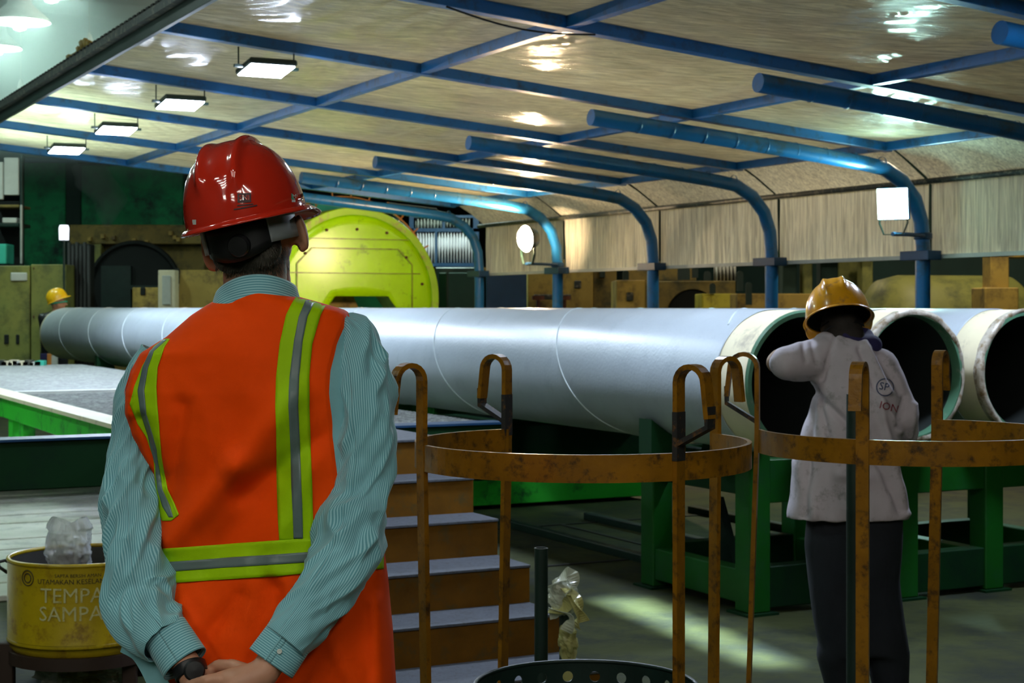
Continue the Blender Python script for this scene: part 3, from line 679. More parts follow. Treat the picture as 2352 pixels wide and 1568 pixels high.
for px in (1236, 1296):
    for q, (dx, w) in enumerate(((0, 9), (-12, 4), (12, 4))):
        g = MB(); a = at(px + dx, 688 if q else 760, 23.6); b = at(px + dx, 680, 23.6); g.tube([(a.x, 23.55, a.z), (b.x, 23.55, b.z)], w / F * 23.6 / 2, 8); build('valve_pipe', g, 'rust', t)
    g = MB(); c = at(px, 684, 23.4); g.lathe([(.05, -.03), (.09, -.03), (.09, .03), (.05, .03)], c, ZA, 14); build('flange', g, 'rust', t, auto=.6)
far('blue_door_panel', 'dark blue panel left of the tall ochre block', 'panel', [('panel', (1116, 1210, 620, 800), 0, .08, 'dark_blue', 1), ('top_rail', (1100, 1215, 614, 621), -.03, .12, 'ochre')], 23.4)
far('dark_cabinet', 'dark green cabinet row between the lime disc and the first blue column', 'cabinet', [('body', (1000, 1096, 614, 800), 0, .8, 'dark_steel', 1), ('door', (1008, 1026, 626, 800), -.03, .03, 'deep_green', 1), ('door', (1030, 1088, 626, 800), -.03, .03, 'hall_wall', 1)], 25)
# window band of corrugated sheet behind the disc
cw = thing('corrugated_screen', at(1030, 600, 27) * 1, 'lit white corrugated sheet in a dark frame beyond the lime disc', 'screen')
cw.location.z = 0; ORG[cw.name] = cw.location.copy()
mat('corr_white', (.92, .90, .94), .5)
def corr(px0, px1, py0, py1, Y, n, m, par, name='corrugated_sheet'):
    a = at(px0, py1, Y); b = at(px1, py0, Y)
    g = MB(); g.grid(lambda s, t: (lerp(a.x, b.x, s), Y + .07 * math.sin(s * n * 2 * PI), lerp(a.z, b.z, t)), n * 8, 1); return build(name, g, m, par, smooth=True, solid=.004)
corr(955, 1000, 535, 604, 27, 7, 'corr_white', cw); corr(1004, 1086, 530, 604, 27, 12, 'corr_white', cw)
corr(955, 1015, 502, 524, 27, 8, 'pale_sheet', cw); corr(1022, 1080, 500, 522, 27, 8, 'pale_sheet', cw)
for (x0, x1, y0, y1) in ((940, 1100, 604, 612), (940, 1100, 524, 532), (999, 1004, 532, 604), (1016, 1022, 498, 524), (940, 1100, 494, 500), (940, 950, 500, 604), (1087, 1100, 500, 604)):
    g = MB(); g.pbox(x0, x1, y0, y1, 26.9, .1); build('frame_bar', g, 'dark_blue', cw)
for px in (945, 1092):
    g = MB(); a = at(px, 612, 26.9); g.wbox(a.x - .05, a.x + .05, 26.9, 27, 0, a.z); build('leg', g, 'dark_blue', cw)
# small bluish corrugated piece and dark pillars on the right
rp = far('pillar_row', 'row of dim green steel pillars behind the second blue column', 'pillar', [('pillar', (1798, 1830, 590, 800), 0, .3, 'hall_wall', 1), ('pillar', (1846, 1866, 585, 800), -.1, .3, 'cabinet', 1), ('pillar', (1885, 1925, 585, 800), 0, .3, 'hall_wall', 1), ('pillar', (1980, 2005, 580, 800), -.2, .3, 'cabinet', 1), ('panel', (1925, 1980, 600, 800), .3, .1, 'cabinet', 1), ('header', (1780, 2010, 575, 590), -.3, .3, 'deep_green')], 21)
cs = thing('blue_sheet', Vector((at(1665, 625, 25).x, 25, 0)), 'pale blue corrugated sheet glimpsed under the curtain', 'sheet'); corr(1640, 1690, 603, 645, 25, 6, 'pale_sheet', cs)
t = far('ochre_column', 'square ochre concrete column at the right edge, stepped at its base', 'column', [('shaft', (2275, 2318, 560, 800), .1, .3, 'ochre', 1), ('base_block', (2262, 2340, 660, 800), 0, .5, 'ochre', 1), ('header', (2275, 2400, 560, 592), .1, .3, 'ochre')], 17)
tg = thing('storage_tank', Vector((at(2140, 700, 19).x, 19.5, 0)), 'big dull green rounded tank behind the right blue column', 'tank')
c = at(2150, 760, 19.6); g = MB(); r = (760 - 632) / F * 19.6
g.lathe([(.01, -.9), (r * .6, -.86), (r * .92, -.72), (r, -.5), (r, .9), (r * .9, 1.0), (.01, 1.05)], c, Vector((1, .25, 0)), 40); build('shell', g, 'cabinet', tg, smooth=True)
g = MB(); g.wbox(c.x - .7, c.x - .55, 19.4, 19.9, 0, c.z - .5); g.wbox(c.x + .55, c.x + .7, 19.4, 19.9, 0, c.z - .5); build('cradle', g, 'dark_steel', tg)

# ================================================================== machines at the far left
far('green_screen_wall', 'dark green painted partition behind the smoke at upper left', 'partition', [('panel', (52, 150, 372, 640), 0, .15, 'green_wall', 1), ('panel', (151, 186, 372, 640), .04, .15, 'hall_wall', 1), ('panel', (187, 420, 380, 640), 0, .15, 'green_wall', 1), ('top_rail', (52, 430, 362, 373), -.1, .3, 'dark_blue')], 30)
far('white_board', 'white sheet panels high at the left edge', 'panel', [('sheet', (-40, 7, 372, 458), 0, .05, 'pale_sheet'), ('sheet', (9, 43, 362, 448), 0, .05, 'pale_sheet'), ('post', (45, 52, 355, 800), 0, .1, 'dark_steel', 1)], 25)
mg = far('mill_frame', 'brown steel mill frame with a big round black opening at left', 'machine', [('top_beam', (160, 470, 516, 560), 0, .9, 'ochre_dim'), ('body', (205, 470, 560, 800), .3, .6, 'ochre_dim', 1), ('post', (205, 232, 560, 800), 0, .3, 'cabinet', 1)], 28)
g = MB(); c = at(310, 660, 27.7); g.lathe([(0, 0), (.70, 0), (.74, .08), (.78, .08), (.8, .0)], c, Vector((0, -1, 0)), 40); tag(build('dark_opening', g, 'bore', mg), label='big round black opening')
g = MB(); g.pbox(232, 300, 610, 720, 27.6, .2); g.pbox(300, 362, 655, 664, 27.55, .2); build('dark_box', g, 'dark_steel', mg)  # dark steel box and bar in front of the round opening
for q in range(9):
    g = MB(); a = random.uniform(190, 460); b = random.uniform(520, 556); g.pbox(a, a + 8, b, b + 9, 27.9, .1); build('fitting', g, 'ochre', mg)
far('yellow_machine', 'dull yellow machine with notches left of the red helmet', 'machine', [('body', (304, 364, 660, 800), 0, .8, 'ochre', 1), ('column', (363, 402, 620, 800), -.2, .5, 'cream', 1), ('sign_plate', (372, 392, 632, 700), -.23, .02, 'pale_sheet'), ('body', (402, 520, 620, 800), .1, .9, 'ochre', 1), ('notch', (322, 334, 660, 678), -.02, .02, 'bore'), ('notch', (402, 412, 616, 652), .07, .02, 'bore')], 25)
far('control_cabinet', 'left tall olive control cabinet with twin slots near its foot', 'cabinet', [('body', (-60, 68, 610, 860), 0, .7, 'cabinet', 1), ('slot', (9, 20, 768, 790), -.02, .02, 'bore'), ('slot', (36, 44, 768, 790), -.02, .02, 'bore'), ('notice', (24, 62, 626, 645), -.02, .02, 'pale_sheet')], 24, 'olive control cabinets')
far('control_cabinet', 'right olive control cabinet behind the far worker', 'cabinet', [('body', (71, 151, 607, 860), 0, .7, 'cabinet', 1), ('hinge', (75, 78, 613, 618), -.03, .03, 'rust'), ('hinge', (75, 78, 724, 730), -.03, .03, 'rust')], 24, 'olive control cabinets')
dc = far('roller_column', 'stack of black vertical rollers beside the olive cabinet', 'rollers', [('back', (158, 206, 560, 860), .2, .3, 'bore', 1)], 24.5)
for q in range(6):
    c = at(159 + q * 9, 700, 24.5); g = MB(); g.tube([(c.x, 24.5, 0), (c.x, 24.5, at(0, 556 + (q % 2) * 8, 24.5).z)], .028, 10); build('roller', g, 'rubber', dc, smooth=True)
sl = thing('spot_lamp', Vector((at(147, 540, 24).x, 24, 0)), 'white-lit cylindrical lamp above the black rollers', 'lamp')
mat('lamp_white', (.9, .92, 1), .4, emit=((.85, .9, 1), 1.3)); c = at(147, 534, 24); g = MB(); g.lathe([(0, .11), (.06, .11), (.075, .07), (.07, -.11), (0, -.11)], c, ZA, 20); build('shade', g, 'lamp_white', sl, auto=.6)
g = MB(); g.tube([(c.x, 24, c.z - .1), (c.x, 24.05, 0)], .02, 8); build('pole', g, 'dark_steel', sl)
sh = far('shelf_unit', 'cluttered dark shelf at the left edge below the white sheets', 'shelf', [('shelf', (-30, 44, 470, 476), 0, .6, 'ochre_dim'), ('shelf', (-30, 44, 512, 520), 0, .6, 'dark_steel'), ('back', (-30, 44, 462, 606), .6, .05, 'bore', 1), ('carton', (5, 38, 500, 512), .0, .3, 'pale_sheet'), ('box', (-10, 14, 560, 606), -.1, .4, 'teal'), ('pole', (46, 50, 470, 606), -.05, .06, 'pale_sheet')], 25)
# teal drum with orange rail behind the disc
tt = thing('teal_vessel', W(22.3, 8.4, 0), 'teal cylindrical vessel with orange guard rail behind the lime disc', 'vessel')
c = W(21.4, 8.31, 1.73); g = MB(); g.lathe([(0, 0), (1.26, 0), (1.30, .03), (1.30, .9), (0, .9)], c, UA, 64); build('shell', g, 'teal', tt, auto=.6)
g = MB(); g.lathe([(1.35, -.02), (1.37, -.02), (1.37, .03), (1.35, .03), (1.35, -.02)], c, UA, 64); build('guard_rail', g, 'orange_paint', tt)
for q in range(12):
    a = .5 + q * .2; g = MB(); d = VA * math.cos(a) + ZA * math.sin(a); g.tube([c + d * 1.28, c + d * 1.46], .012, 6); build('rail_stud', g, 'orange_paint', tt)
g = MB(); g.ubox(21.5, 22.2, 7.8, 8.9, 0, .6); build('saddle', g, 'dark_steel', tt)
# light roof glimpsed past the last arch
rs = thing('skylight_sheet', at(950, 480, 30), 'pale roof sheets glimpsed past the last arch', 'roof sheet')
for q in range(3):
    a = at(905 + q * 22, 490 - q * 7, 30); g = MB(); g.box(a, (.45, .5, .01), (Vector((1, 0, -.12)).normalized(), Vector((0, 1, 0)), ZA)); build('sheet', g, 'pale_sheet', rs)
rs.location.z = 0; 
for ch_ in rs.children: ch_.location.z += at(950, 480, 30).z
# ================================================================== lifting racks in front
def rack(cx, cyY, R, zr, legs, arc, label, zt, lean=()):
    t = thing('lifting_rack', Vector((cx, cyY, 0)), label, 'rack', 'yellow hooked lifting racks')
    c = Vector((cx, cyY, 0)); h = .068
    a0, a1 = arc; n = 60
    g = MB(); P = [c + Vector((math.cos(a) * R, math.sin(a) * R, zr)) for a in [lerp(a0, a1, q / n) for q in range(n + 1)]]
    g.strip(P, h, .012, ZA); build('hoop', g, 'rack_yellow', t, bevel=0)
    for (ang, bow, top, burnt, brace, dx) in legs:
        rad = Vector((math.cos(ang), math.sin(ang), 0)); p = c + rad * (R + .006); top = EYE - (top - HY) / F * p.y
        ht = Vector((math.cos(bow), math.sin(bow), 0)); wd = ht.cross(ZA)
        r = .040; foot = p + Vector((dx, 0, 0)) - Vector((0, 0, 0)); foot.z = 0.0
        P = [foot, Vector((lerp(foot.x, p.x, .5), p.y, zr * .5)), p + ZA * (zr + .02), p + ZA * (top - r)]
        P += [p + ZA * (top - r + r * math.sin(q * PI / 10)) + ht * (r - r * math.cos(q * PI / 10)) for q in range(1, 11)]
        e = p + ht * 2 * r + ht * .01 + ZA * (top - r - .085)
        P.append(e)
        g = MB(); g.strip(P, .035, .013, wd); build('hook_leg', g, 'rack_yellow', t, bevel=0)
        if burnt:
            g = MB(); g.strip([p + ZA * (zr + .015), p + ZA * (zr + .135)], .037, .0145, wd); build('scorched_band', g, 'rack_burnt', t)
        if brace:
            e2 = p + ZA * (zr + .055)
            g = MB(); g.strip([e + ZA * .03, e - ZA * .02, e2], .034, .012, wd); build('brace', g, 'rack_burnt', t)
    # lower hoop
    g = MB(); P = [c + Vector((math.cos(a) * R * .98, math.sin(a) * R * .98, .16)) for a in [2 * PI * q / n for q in range(n + 1)]]
    g.strip(P, .05, .012, ZA); build('lower_hoop', g, 'rack_yellow', t)
    return t
D2 = PI / 180
YA = 4.4; RA = 380 / F * YA; cxA = (1338 - CX) / F * YA; zrA = EYE - (1013 + 26 - HY) / F * YA
def top_at(py, Y): return EYE - (py - HY) / F * Y
rack(cxA, YA, RA, zrA, [
    (200 * D2, 215 * D2, 838, False, False, .02),
    (117 * D2, 145 * D2, 818, True, True, -.02),
    (299 * D2, -40 * D2, 841, True, True, .0),
    (31 * D2, 33 * D2, 823, False, False, -.01)], (117 * D2, 391 * D2), 'rusty yellow hooked rack with open hoop, left one in front of the steps', 1.4)
YB = 4.84; RB = .45; cxB = 1.18; zrB = EYE - (985 + 26 - HY) / F * YB
rack(cxB, YB, RB, zrB, [
    (181 * D2, 165 * D2, 813, False, True, -.04),
    (240 * D2, 245 * D2, 834, False, False, 0.0),
    (66 * D2, 60 * D2, 809, False, False, -.025),
    (330 * D2, 0 * D2, 830, False, False, 0)], (181 * D2, 426 * D2), 'rusty yellow hooked rack, right one in front of the worker in white', 1.4)
# perforated dark drum inside the left rack
pb = thing('perforated_drum', Vector((cxA + .02, YA + .02, 0)), 'dark green perforated steel drum standing inside the left rack', 'drum')
RD = .300; zt_ = EYE - (1568 + 10 - HY) / F * YA + .02; zt_ = EYE - (1577 - HY) / F * YA
c0 = Vector((cxA + .01, YA + .02, 0))
g = MB(); NH = 24
for q in range(NH):                                                # wall with real holes: ring of cells, each a frame round an opening
    a0 = 2 * PI * q / NH; da = 2 * PI / NH; zc_ = zt_ - .043; hr = .0155; m = 16
    def P_(a, z): return c0 + Vector((math.cos(a) * RD, math.sin(a) * RD, z))
    outer = []; inner = []
    for k in range(m):
        th = 2 * PI * k / m; ca, sa = math.cos(th), math.sin(th); mxx = max(abs(ca), abs(sa))
        outer.append(P_(a0 + da / 2 + ca / mxx * da / 2, zc_ + sa / mxx * .043)); inner.append(P_(a0 + da / 2 + ca * hr / RD, zc_ + sa * hr))
    g.add(outer + inner, [(k, (k + 1) % m, m + (k + 1) % m, m + k) for k in range(m)])
g.lathe([(RD, .0), (RD, zt_ - .086)], c0, ZA, 60)
build('wall', g, 'dark_steel', pb, solid=.006)
g = MB(); P = [c0 + Vector((math.cos(a) * RD, math.sin(a) * RD, zt_)) for a in [2 * PI * q / 60 for q in range(60)]]
g.tube(P, .006, 8, closed=True); build('rolled_rim', g, 'dark_steel', pb, smooth=True)
g = MB(); g.lathe([(.001, .03), (RD - .01, .03)], c0, ZA, 40); build('bottom', g, 'dark_steel', pb)
# dark tubes standing upright
def upright(px, py, Y, r, label):
    p = at(px, py, Y); g = MB(); g.lathe([(r, 0), (r, p.z), (r * .82, p.z), (r * .82, .3)], (p.x, Y, 0), ZA, 24)
    return tag(build('steel_tube', g, 'dark_steel', auto=.6), label, 'tube')
upright(1243, 1258, 5.15, 15.5 / F * 5.15, 'dark open steel tube standing upright between the steps and left rack')
upright(1964, 905, 5.3, 20 / F * 5.3, 'tall dark steel tube upright behind the front leg of the right rack')
# plastic-wrapped bottle rubbish by the steps
mat('poly', (.75, .78, .62), .16, trans=.25, bump=.004, bscale=30, spec=.8, alpha=.72)
mat('poly_y', (.62, .58, .22), .2, trans=.2, bump=.004, bscale=30, alpha=.8)
def crumple(name, c, r, m, seed, par=None, amp=.35, n=28, z=None):
    g = MB(); c = Vector(c)
    def fn(s, t):
        th, ph = s * 2 * PI, t * PI; d = Vector((math.cos(th) * math.sin(ph), math.sin(th) * math.sin(ph), math.cos(ph)))
        k = 1 + amp * (noise.noise(d * 2.2 + Vector((seed, 0, 0))) + .6 * abs(noise.noise(d * 5 + Vector((seed, 3, 0)))))
        return c + Vector((d.x * r[0], d.y * r[1], d.z * r[2])) * k
    g.grid(fn, n, n); return build(name, g, m, par, smooth=False, weld=True)
tb = thing('plastic_bag', Vector((at(1290, 1500, 6.4).x, 6.4, 0)), 'crumpled clear and yellow plastic tied to a post beside the steps', 'plastic bag')
p = at(1296, 1400, 6.4)
g = MB(); g.tube([(p.x, 6.4, 0), (p.x, 6.4, p.z + .1)], .02, 10); tag(build('post', g, 'dark_steel', tb), label='dark short post')
def ribbon(pts, w, m, name, tw):
    PP = catmull(pts, 6); g = MB(); V_ = [at(*q) for q in PP]
    g.strip(V_, w, .003, lambda k: Vector((math.cos(tw + k * .22), math.sin(tw + k * .22), .35))); return build(name, g, m, tb)
ribbon([(1262, 1350, 6.38), (1290, 1325, 6.36), (1312, 1318, 6.34), (1318, 1345, 6.33), (1296, 1365, 6.33)], .055, 'poly', 'plastic_strip', .3)
ribbon([(1262, 1400, 6.38), (1295, 1395, 6.34), (1318, 1370, 6.3), (1332, 1400, 6.3), (1340, 1428, 6.3)], .05, 'poly_y', 'plastic_strip', .9)
ribbon([(1300, 1350, 6.36), (1322, 1375, 6.3), (1330, 1410, 6.3), (1322, 1440, 6.31)], .05, 'poly_y', 'plastic_strip', 1.7)
ribbon([(1262, 1408, 6.38), (1290, 1405, 6.34), (1312, 1420, 6.3), (1300, 1450, 6.3)], .05, 'poly', 'plastic_strip', 2.4)
crumple('plastic_crumple', at(1290, 1370, 6.4), (.055, .05, .07), 'poly', 3.3, tb); crumple('plastic_crumple', at(1304, 1470, 6.38), (.035, .035, .06), 'poly_y', 5.1, tb)
g = MB(); q_ = at(1305, 1568, 6.4); g.lathe([(0, .0), (.033, .0), (.036, .02), (.036, .14), (.028, .17), (.036, .2), (.03, .24), (.012, .27), (.012, .3), (0, .3)], (q_.x, 6.4, 0.0), ZA, 20); tag(build('bottle', g, 'poly_y', tb, smooth=True), label='yellowish plastic bottle')

# ================================================================== rubbish drum
DY = 6.7; dx0 = (190 - CX) / F * DY; DRR = 166 / F * DY; zt2 = EYE - (1272 - HY) / F * DY; zb2 = EYE - (1478 - HY) / F * DY
dr = thing('rubbish_drum', Vector((dx0, DY, 0)), 'dirty yellow half drum stencilled in white, on a brown stand', 'drum')
c0 = Vector((dx0, DY, 0))
g = MB(); g.lathe([(DRR * .94, zb2 + .0), (DRR * .99, zb2 + .02), (DRR, zb2 + .05), (DRR, zt2 - .335), (DRR + .003, zt2 - .328), (DRR, zt2 - .32), (DRR, zt2 - .01)], c0, ZA, 72); build('wall', g, 'drum_yellow', dr, smooth=True)
g = MB(); g.lathe([(DRR - .012, zt2 - .012), (DRR - .012, zb2 + .01), (.001, zb2 + .006)], c0, ZA, 72); build('lining', g, 'drum_inside', dr, auto=.6)
g = MB(); g.lathe([(DRR * .94, zb2 + .02), (DRR * .93, zb2), (.001, zb2)], c0, ZA, 48); build('base_plate', g, 'drum_yellow', dr)
g = MB(); g.tube([c0 + Vector((math.cos(2 * PI * q / 64) * (DRR - .004), math.sin(2 * PI * q / 64) * (DRR - .004), zt2 - .006)) for q in range(64)], .009, 8, closed=True); build('rolled_rim', g, 'drum_yellow', dr, smooth=True)
g = MB(); g.tube([c0 + Vector((-DRR + .0, -.04, zt2 - .07)), c0 + Vector((-DRR - .03, -.05, zt2 - .045)), c0 + Vector((-DRR - .045, -.02, zt2 - .03)), c0 + Vector((-DRR - .03, .03, zt2 - .03)), c0 + Vector((-DRR, .04, zt2 - .05))], .007, 8); build('handle', g, 'rubber', dr, smooth=True)
def on_drum(txt, size, px, py, m, name, bold=True, lab=None):
    me = text_mesh(txt, size, bold); a0 = math.asin(((px - CX) / F * DY - dx0) / DRR); zc_ = EYE - (py - HY) / F * (DY - DRR)
    for v in me.vertices:
        a = a0 + v.co.x / DRR; v.co = c0 + Vector((math.sin(a) * (DRR + .003), -math.cos(a) * (DRR + .003), zc_ + v.co.y))
    g = MB(); g.frompoly(me); o = build(name, g, m, dr); o['label'] = lab or 'painted lettering'
on_drum('TEMPAT', .082, 222, 1370, 'stencil', 'stencil_lettering', lab='white stencilled letters TEMPAT')
on_drum('SAMPAH', .082, 222, 1412, 'stencil', 'stencil_lettering', lab='white stencilled letters SAMPAH')
on_drum('UTAMAKAN KESELAMATAN', .027, 226, 1337, 'black_print', 'printed_lettering', lab='small black printed line of letters')
on_drum('SAPTA BERSIH AMAN', .019, 222, 1323, 'black_print', 'printed_lettering', lab='smaller black printed line of letters')
for rr in (.018, .030):
    g = MB(); a0 = math.asin(((106 - CX) / F * DY - dx0) / DRR); zc_ = EYE - (1331 - HY) / F * (DY - DRR)
    g.tube([c0 + Vector((math.sin(a0 + math.cos(q * .2618) * rr / DRR) * (DRR + .001), -math.cos(a0 + math.cos(q * .2618) * rr / DRR) * (DRR + .001), zc_ + math.sin(q * .2618) * rr)) for q in range(24)], .0022, 5, closed=True); build('printed_ring', g, 'black_print', dr)
for px, dd in ((38, -.12), (314, -.12), (70, .2), (300, .2)):
    a = (px - CX) / F * DY; g = MB(); g.wbox(a - .028, a + .028, DY + dd - .02, DY + dd + .02, 0, zb2 + .03); build('stand_leg', g, 'brown_iron', dr, bevel=.004)
g = MB(); g.lathe([(DRR * .9, zb2 - .05), (DRR * 1.0, zb2 - .05), (DRR * 1.0, zb2 - .001), (DRR * .9, zb2 - .001), (DRR * .9, zb2 - .05)], c0, ZA, 48); build('stand_ring', g, 'brown_iron', dr, auto=.5)
bg = thing('plastic_bag', at(158, 1290, DY), 'clear plastic bag of rubbish standing up in the yellow drum', 'plastic bag')
g = MB(); cb = at(158, 1300, DY - .1)
mat('clear_bag', (.82, .86, .9), .12, trans=.35, alpha=.6, bump=.01, bscale=22, spec=.9)
def bagf(s, t):
    th = s * 2 * PI; r = interp([(0, .02), (.12, .075), (.4, .088), (.7, .078), (.9, .07), (1, .055)], t)[0]
    k = 1 + .22 * noise.noise(Vector((math.cos(th) * 2.5, math.sin(th) * 2.5, t * 3))) + .12 * (1 - 2 * abs(noise.noise(Vector((math.cos(th) * 5 + t * 3, math.sin(th) * 5, t * 5))))) + (.22 * math.cos(2 * th + .6) if t > .85 else 0)
    return cb + Vector((math.cos(th) * r * k, math.sin(th) * r * .8 * k, -.02 + t * .19 + (.03 * abs(math.cos(th)) * sm(.8, 1, t))))
g.grid(bagf, 90, 60); build('bag_film', g, 'clear_bag', bg, smooth=True, weld=False)
crumple('rubbish', cb + Vector((0, 0, .03)), (.06, .05, .045), 'brown_iron', 8.0, bg); crumple('rubbish', cb + Vector((.02, -.02, .07)), (.03, .03, .02), 'pale_sheet', 2.0, bg)
fb = thing('plastic_bag', at(200, 1545, DY), 'shiny plastic rubbish on the floor under the drum stand', 'plastic bag')
fb.location.z = 0; ORG[fb.name] = fb.location.copy()
for q, (px, w) in enumerate(((135, .07), (185, .09), (250, .08))): crumple('plastic_crumple', (at(px, 0, DY).x, DY + .02 * q, .05), (w, .07, .05), 'poly' if q != 1 else 'poly_y', 11 + q * 2.0, fb, .5)
# litter specks on the far ledge, left
lt = thing('parts_tray', W(18.9, -1.0, PZ), 'tray of small mixed parts at the back edge of the platform, left', 'tray')
for q in range(14):
    a = at(8 + q * 7, 835, 18.3); g = MB(); s_ = random.uniform(.02, .045); g.wbox(a.x - s_, a.x + s_, 18.2, 18.3, PZ + .006, PZ + .006 + s_ * 1.4); build('part_piece', g, random.choice(['pale_sheet', 'teal', 'tray_metal', 'cream']), lt)
# ================================================================== people
def stripes(name, ca, cb, n, axis, rough=.75, amt=1.0):
    m = bpy.data.materials.new(name); m.use_nodes = True; N = m.node_tree.nodes; L = m.node_tree.links; b = N['Principled BSDF']
    uv = N.new('ShaderNodeUVMap'); sp = N.new('ShaderNodeSeparateXYZ'); L.new(uv.outputs[0], sp.inputs[0])
    mu = N.new('ShaderNodeMath'); mu.operation = 'MULTIPLY'; mu.inputs[1].default_value = n * 2 * PI; L.new(sp.outputs[axis], mu.inputs[0])
    sn = N.new('ShaderNodeMath'); sn.operation = 'SINE'; L.new(mu.outputs[0], sn.inputs[0])
    mr = N.new('ShaderNodeMapRange'); mr.inputs[1].default_value = -.3; mr.inputs[2].default_value = .5; L.new(sn.outputs[0], mr.inputs[0])
    mx = N.new('ShaderNodeMix'); mx.data_type = 'RGBA'; L.new(mr.outputs[0], mx.inputs[0]); mx.inputs[6].default_value = (*ca, 1); mx.inputs[7].default_value = (*cb, 1)
    L.new(mx.outputs[2], b.inputs['Base Color']); b.inputs['Roughness'].default_value = rough; b.inputs['Specular IOR Level'].default_value = .25
    b.inputs['Sheen Weight'].default_value = .3
    MATS[name] = m
BL1, BL2 = (.12, .36, .43), (.34, .64, .70)
stripes('shirt_stripe', BL1, BL2, 92, 0)
stripes('cuff_stripe', BL1, BL2, 15, 1)
stripes('collar_stripe', BL1, BL2, 17, 1)
mat('shirt_plain', (.22, .50, .56), .8, bump=.0005, bscale=300)
mat('vest_orange', (.98, .078, .001), .7, bump=.00025, bscale=900, var=.05, spec=.1)
mat('tape_lime', (.38, .68, .002), .65, bump=.0003, bscale=700, var=.06, spec=.15)
mat('tape_grey', (.13, .19, .19), .45, var=.08)
mat('skin', (.55, .28, .18), .5, sss=.12, var=.08, bump=.0004, bscale=160)
mat('skin_dark', (.30, .17, .09), .5, var=.08)
mat('hair', (.016, .012, .009), .75, var=.4, dscale=60)
mat('hair_grey', (.07, .065, .05), .7, var=.4, dscale=60)
mat('helmet_red', (.58, .026, .010), .10, coat=.8, spec=.6, var=.03)
mat('helmet_yellow', (.78, .36, .01), .25, dirt=(.35, .17, .05), dscale=9, damt=.5, coat=.3)
mat('helmet_bright', (.9, .5, .01), .3, coat=.3)
mat('liner_dark', (.012, .022, .018), .7)
mat('strap_black', (.008, .009, .011), .4)
mat('strap_grey', (.30, .34, .36), .4)
mat('sticker_green', (.02, .30, .16), .4)
mat('sticker_white', (.62, .68, .64), .5)
mat('print_dark', (.05, .008, .01), .5)
mat('trousers', (.010, .014, .022), .85, var=.3, bump=.0008, bscale=200)
mat('boots', (.012, .009, .007), .5)
mat('tshirt', (.55, .50, .56), .85, dirt=(.33, .31, .33), dscale=7, damt=.35, var=.1, bump=.0006, bscale=350)
mat('navy', (.02, .018, .09), .8)
mat('red_print', (.28, .03, .05), .8)
mat('navy_print', (.05, .07, .16), .8)

def frame(c, yaw=0, pitch=0, roll=0):                              # local x right, y forward (away), z up
    return Matrix.Translation(Vector(c)) @ Matrix.Rotation(-math.radians(yaw), 4, 'Z') @ Matrix.Rotation(math.radians(pitch), 4, 'X') @ Matrix.Rotation(-math.radians(roll), 4, 'Y')

def helmet(par, M, m, a=.116, b=.140, H=.148, ridges=True, stick=False):
    def shell(s, t):
        th = 2 * PI * s; ct, st_ = math.cos(th), math.sin(th)
        if t < .12:                                                # brim: lip, gutter
            k = t / .12; ext = .010 + (.040 * sm(.25, .95, st_)) + .003 * abs(ct)
            e = ext * (1 - k) ; z = -.007 * (1 - k) - .016 * sm(.3, 1, st_) * (1 - k)
            z += .0045 * math.sin(k * PI)
            return M @ Vector(((a + e) * ct, (b + e) * st_, z))
        ph = (t - .12) / .88 * PI / 2; c = math.cos(ph) ** .80; z = H * math.sin(ph) ** .98
        x, y = a * ct * c, b * st_ * c
        bump = 0
        if ridges:
            q = math.sin(ph); w = sm(.30, .62, q)
            bump = w * (.0085 * math.exp(-((abs(x) - .034) / .010) ** 2) + .0045 * sm(.042, .03, abs(x)))
            bump += .004 * w * math.exp(-((abs(x)) / .006) ** 2) * 0
        nrm = Vector((x / a ** 2, y / b ** 2, z / H ** 2 + 1e-6)).normalized()
        return M @ (Vector((x, y, z)) + nrm * bump)
    hp = bpy.data.objects.new('hard_hat', None)
    g = MB(); g.grid(shell, 128, 60); o = build('hard_hat', g, m, par, smooth=True, weld=True, solid=.0025); bpy.data.objects.remove(hp)
    def liner(s, t):
        th = 2 * PI * s; ph = t * PI / 2; c = math.cos(ph) ** .8; return M @ Vector(((a - .005) * math.cos(th) * c, (b - .005) * math.sin(th) * c, .002 + (H - .02) * math.sin(ph)))
    g = MB(); g.grid(liner, 64, 20); build('liner', g, 'liner_dark', o, smooth=True)
    for s in (-1, 1):                                              # accessory slots and rain-trough lugs
        g = MB(); g.grid(lambda p, q: M @ (Vector((s * (a * (.985 - .12 * abs(2 * q - 1) ** 6 * 0) + .004 * (1 - (2 * p - 1) ** 8) * (1 - (2 * q - 1) ** 8)) - s * .10 * (abs(lerp(-.03, .02, p)) / b) ** 1.2 * a - s * .012 * q, lerp(-.03, .02, p), .010 + .036 * q))), 12, 10)
        build('side_slot', g, m, o, smooth=True, solid=.003)
    return o

def band(par, M, r0, r1, z0, z1, a0, a1, m, name, drop=0, off=0):
    g = MB()
    def fn(s, t):
        a = math.radians(lerp(a0, a1, s)); k = math.cos(math.radians(lerp(-90, 90, s)))
        return M @ Vector((r0 * math.cos(a) + off, r1 * math.sin(a), lerp(z0, z1, t) - drop * k * (1 - t)))
    g.grid(fn, 28, 4); return build(name, g, m, par, smooth=True, solid=.003)

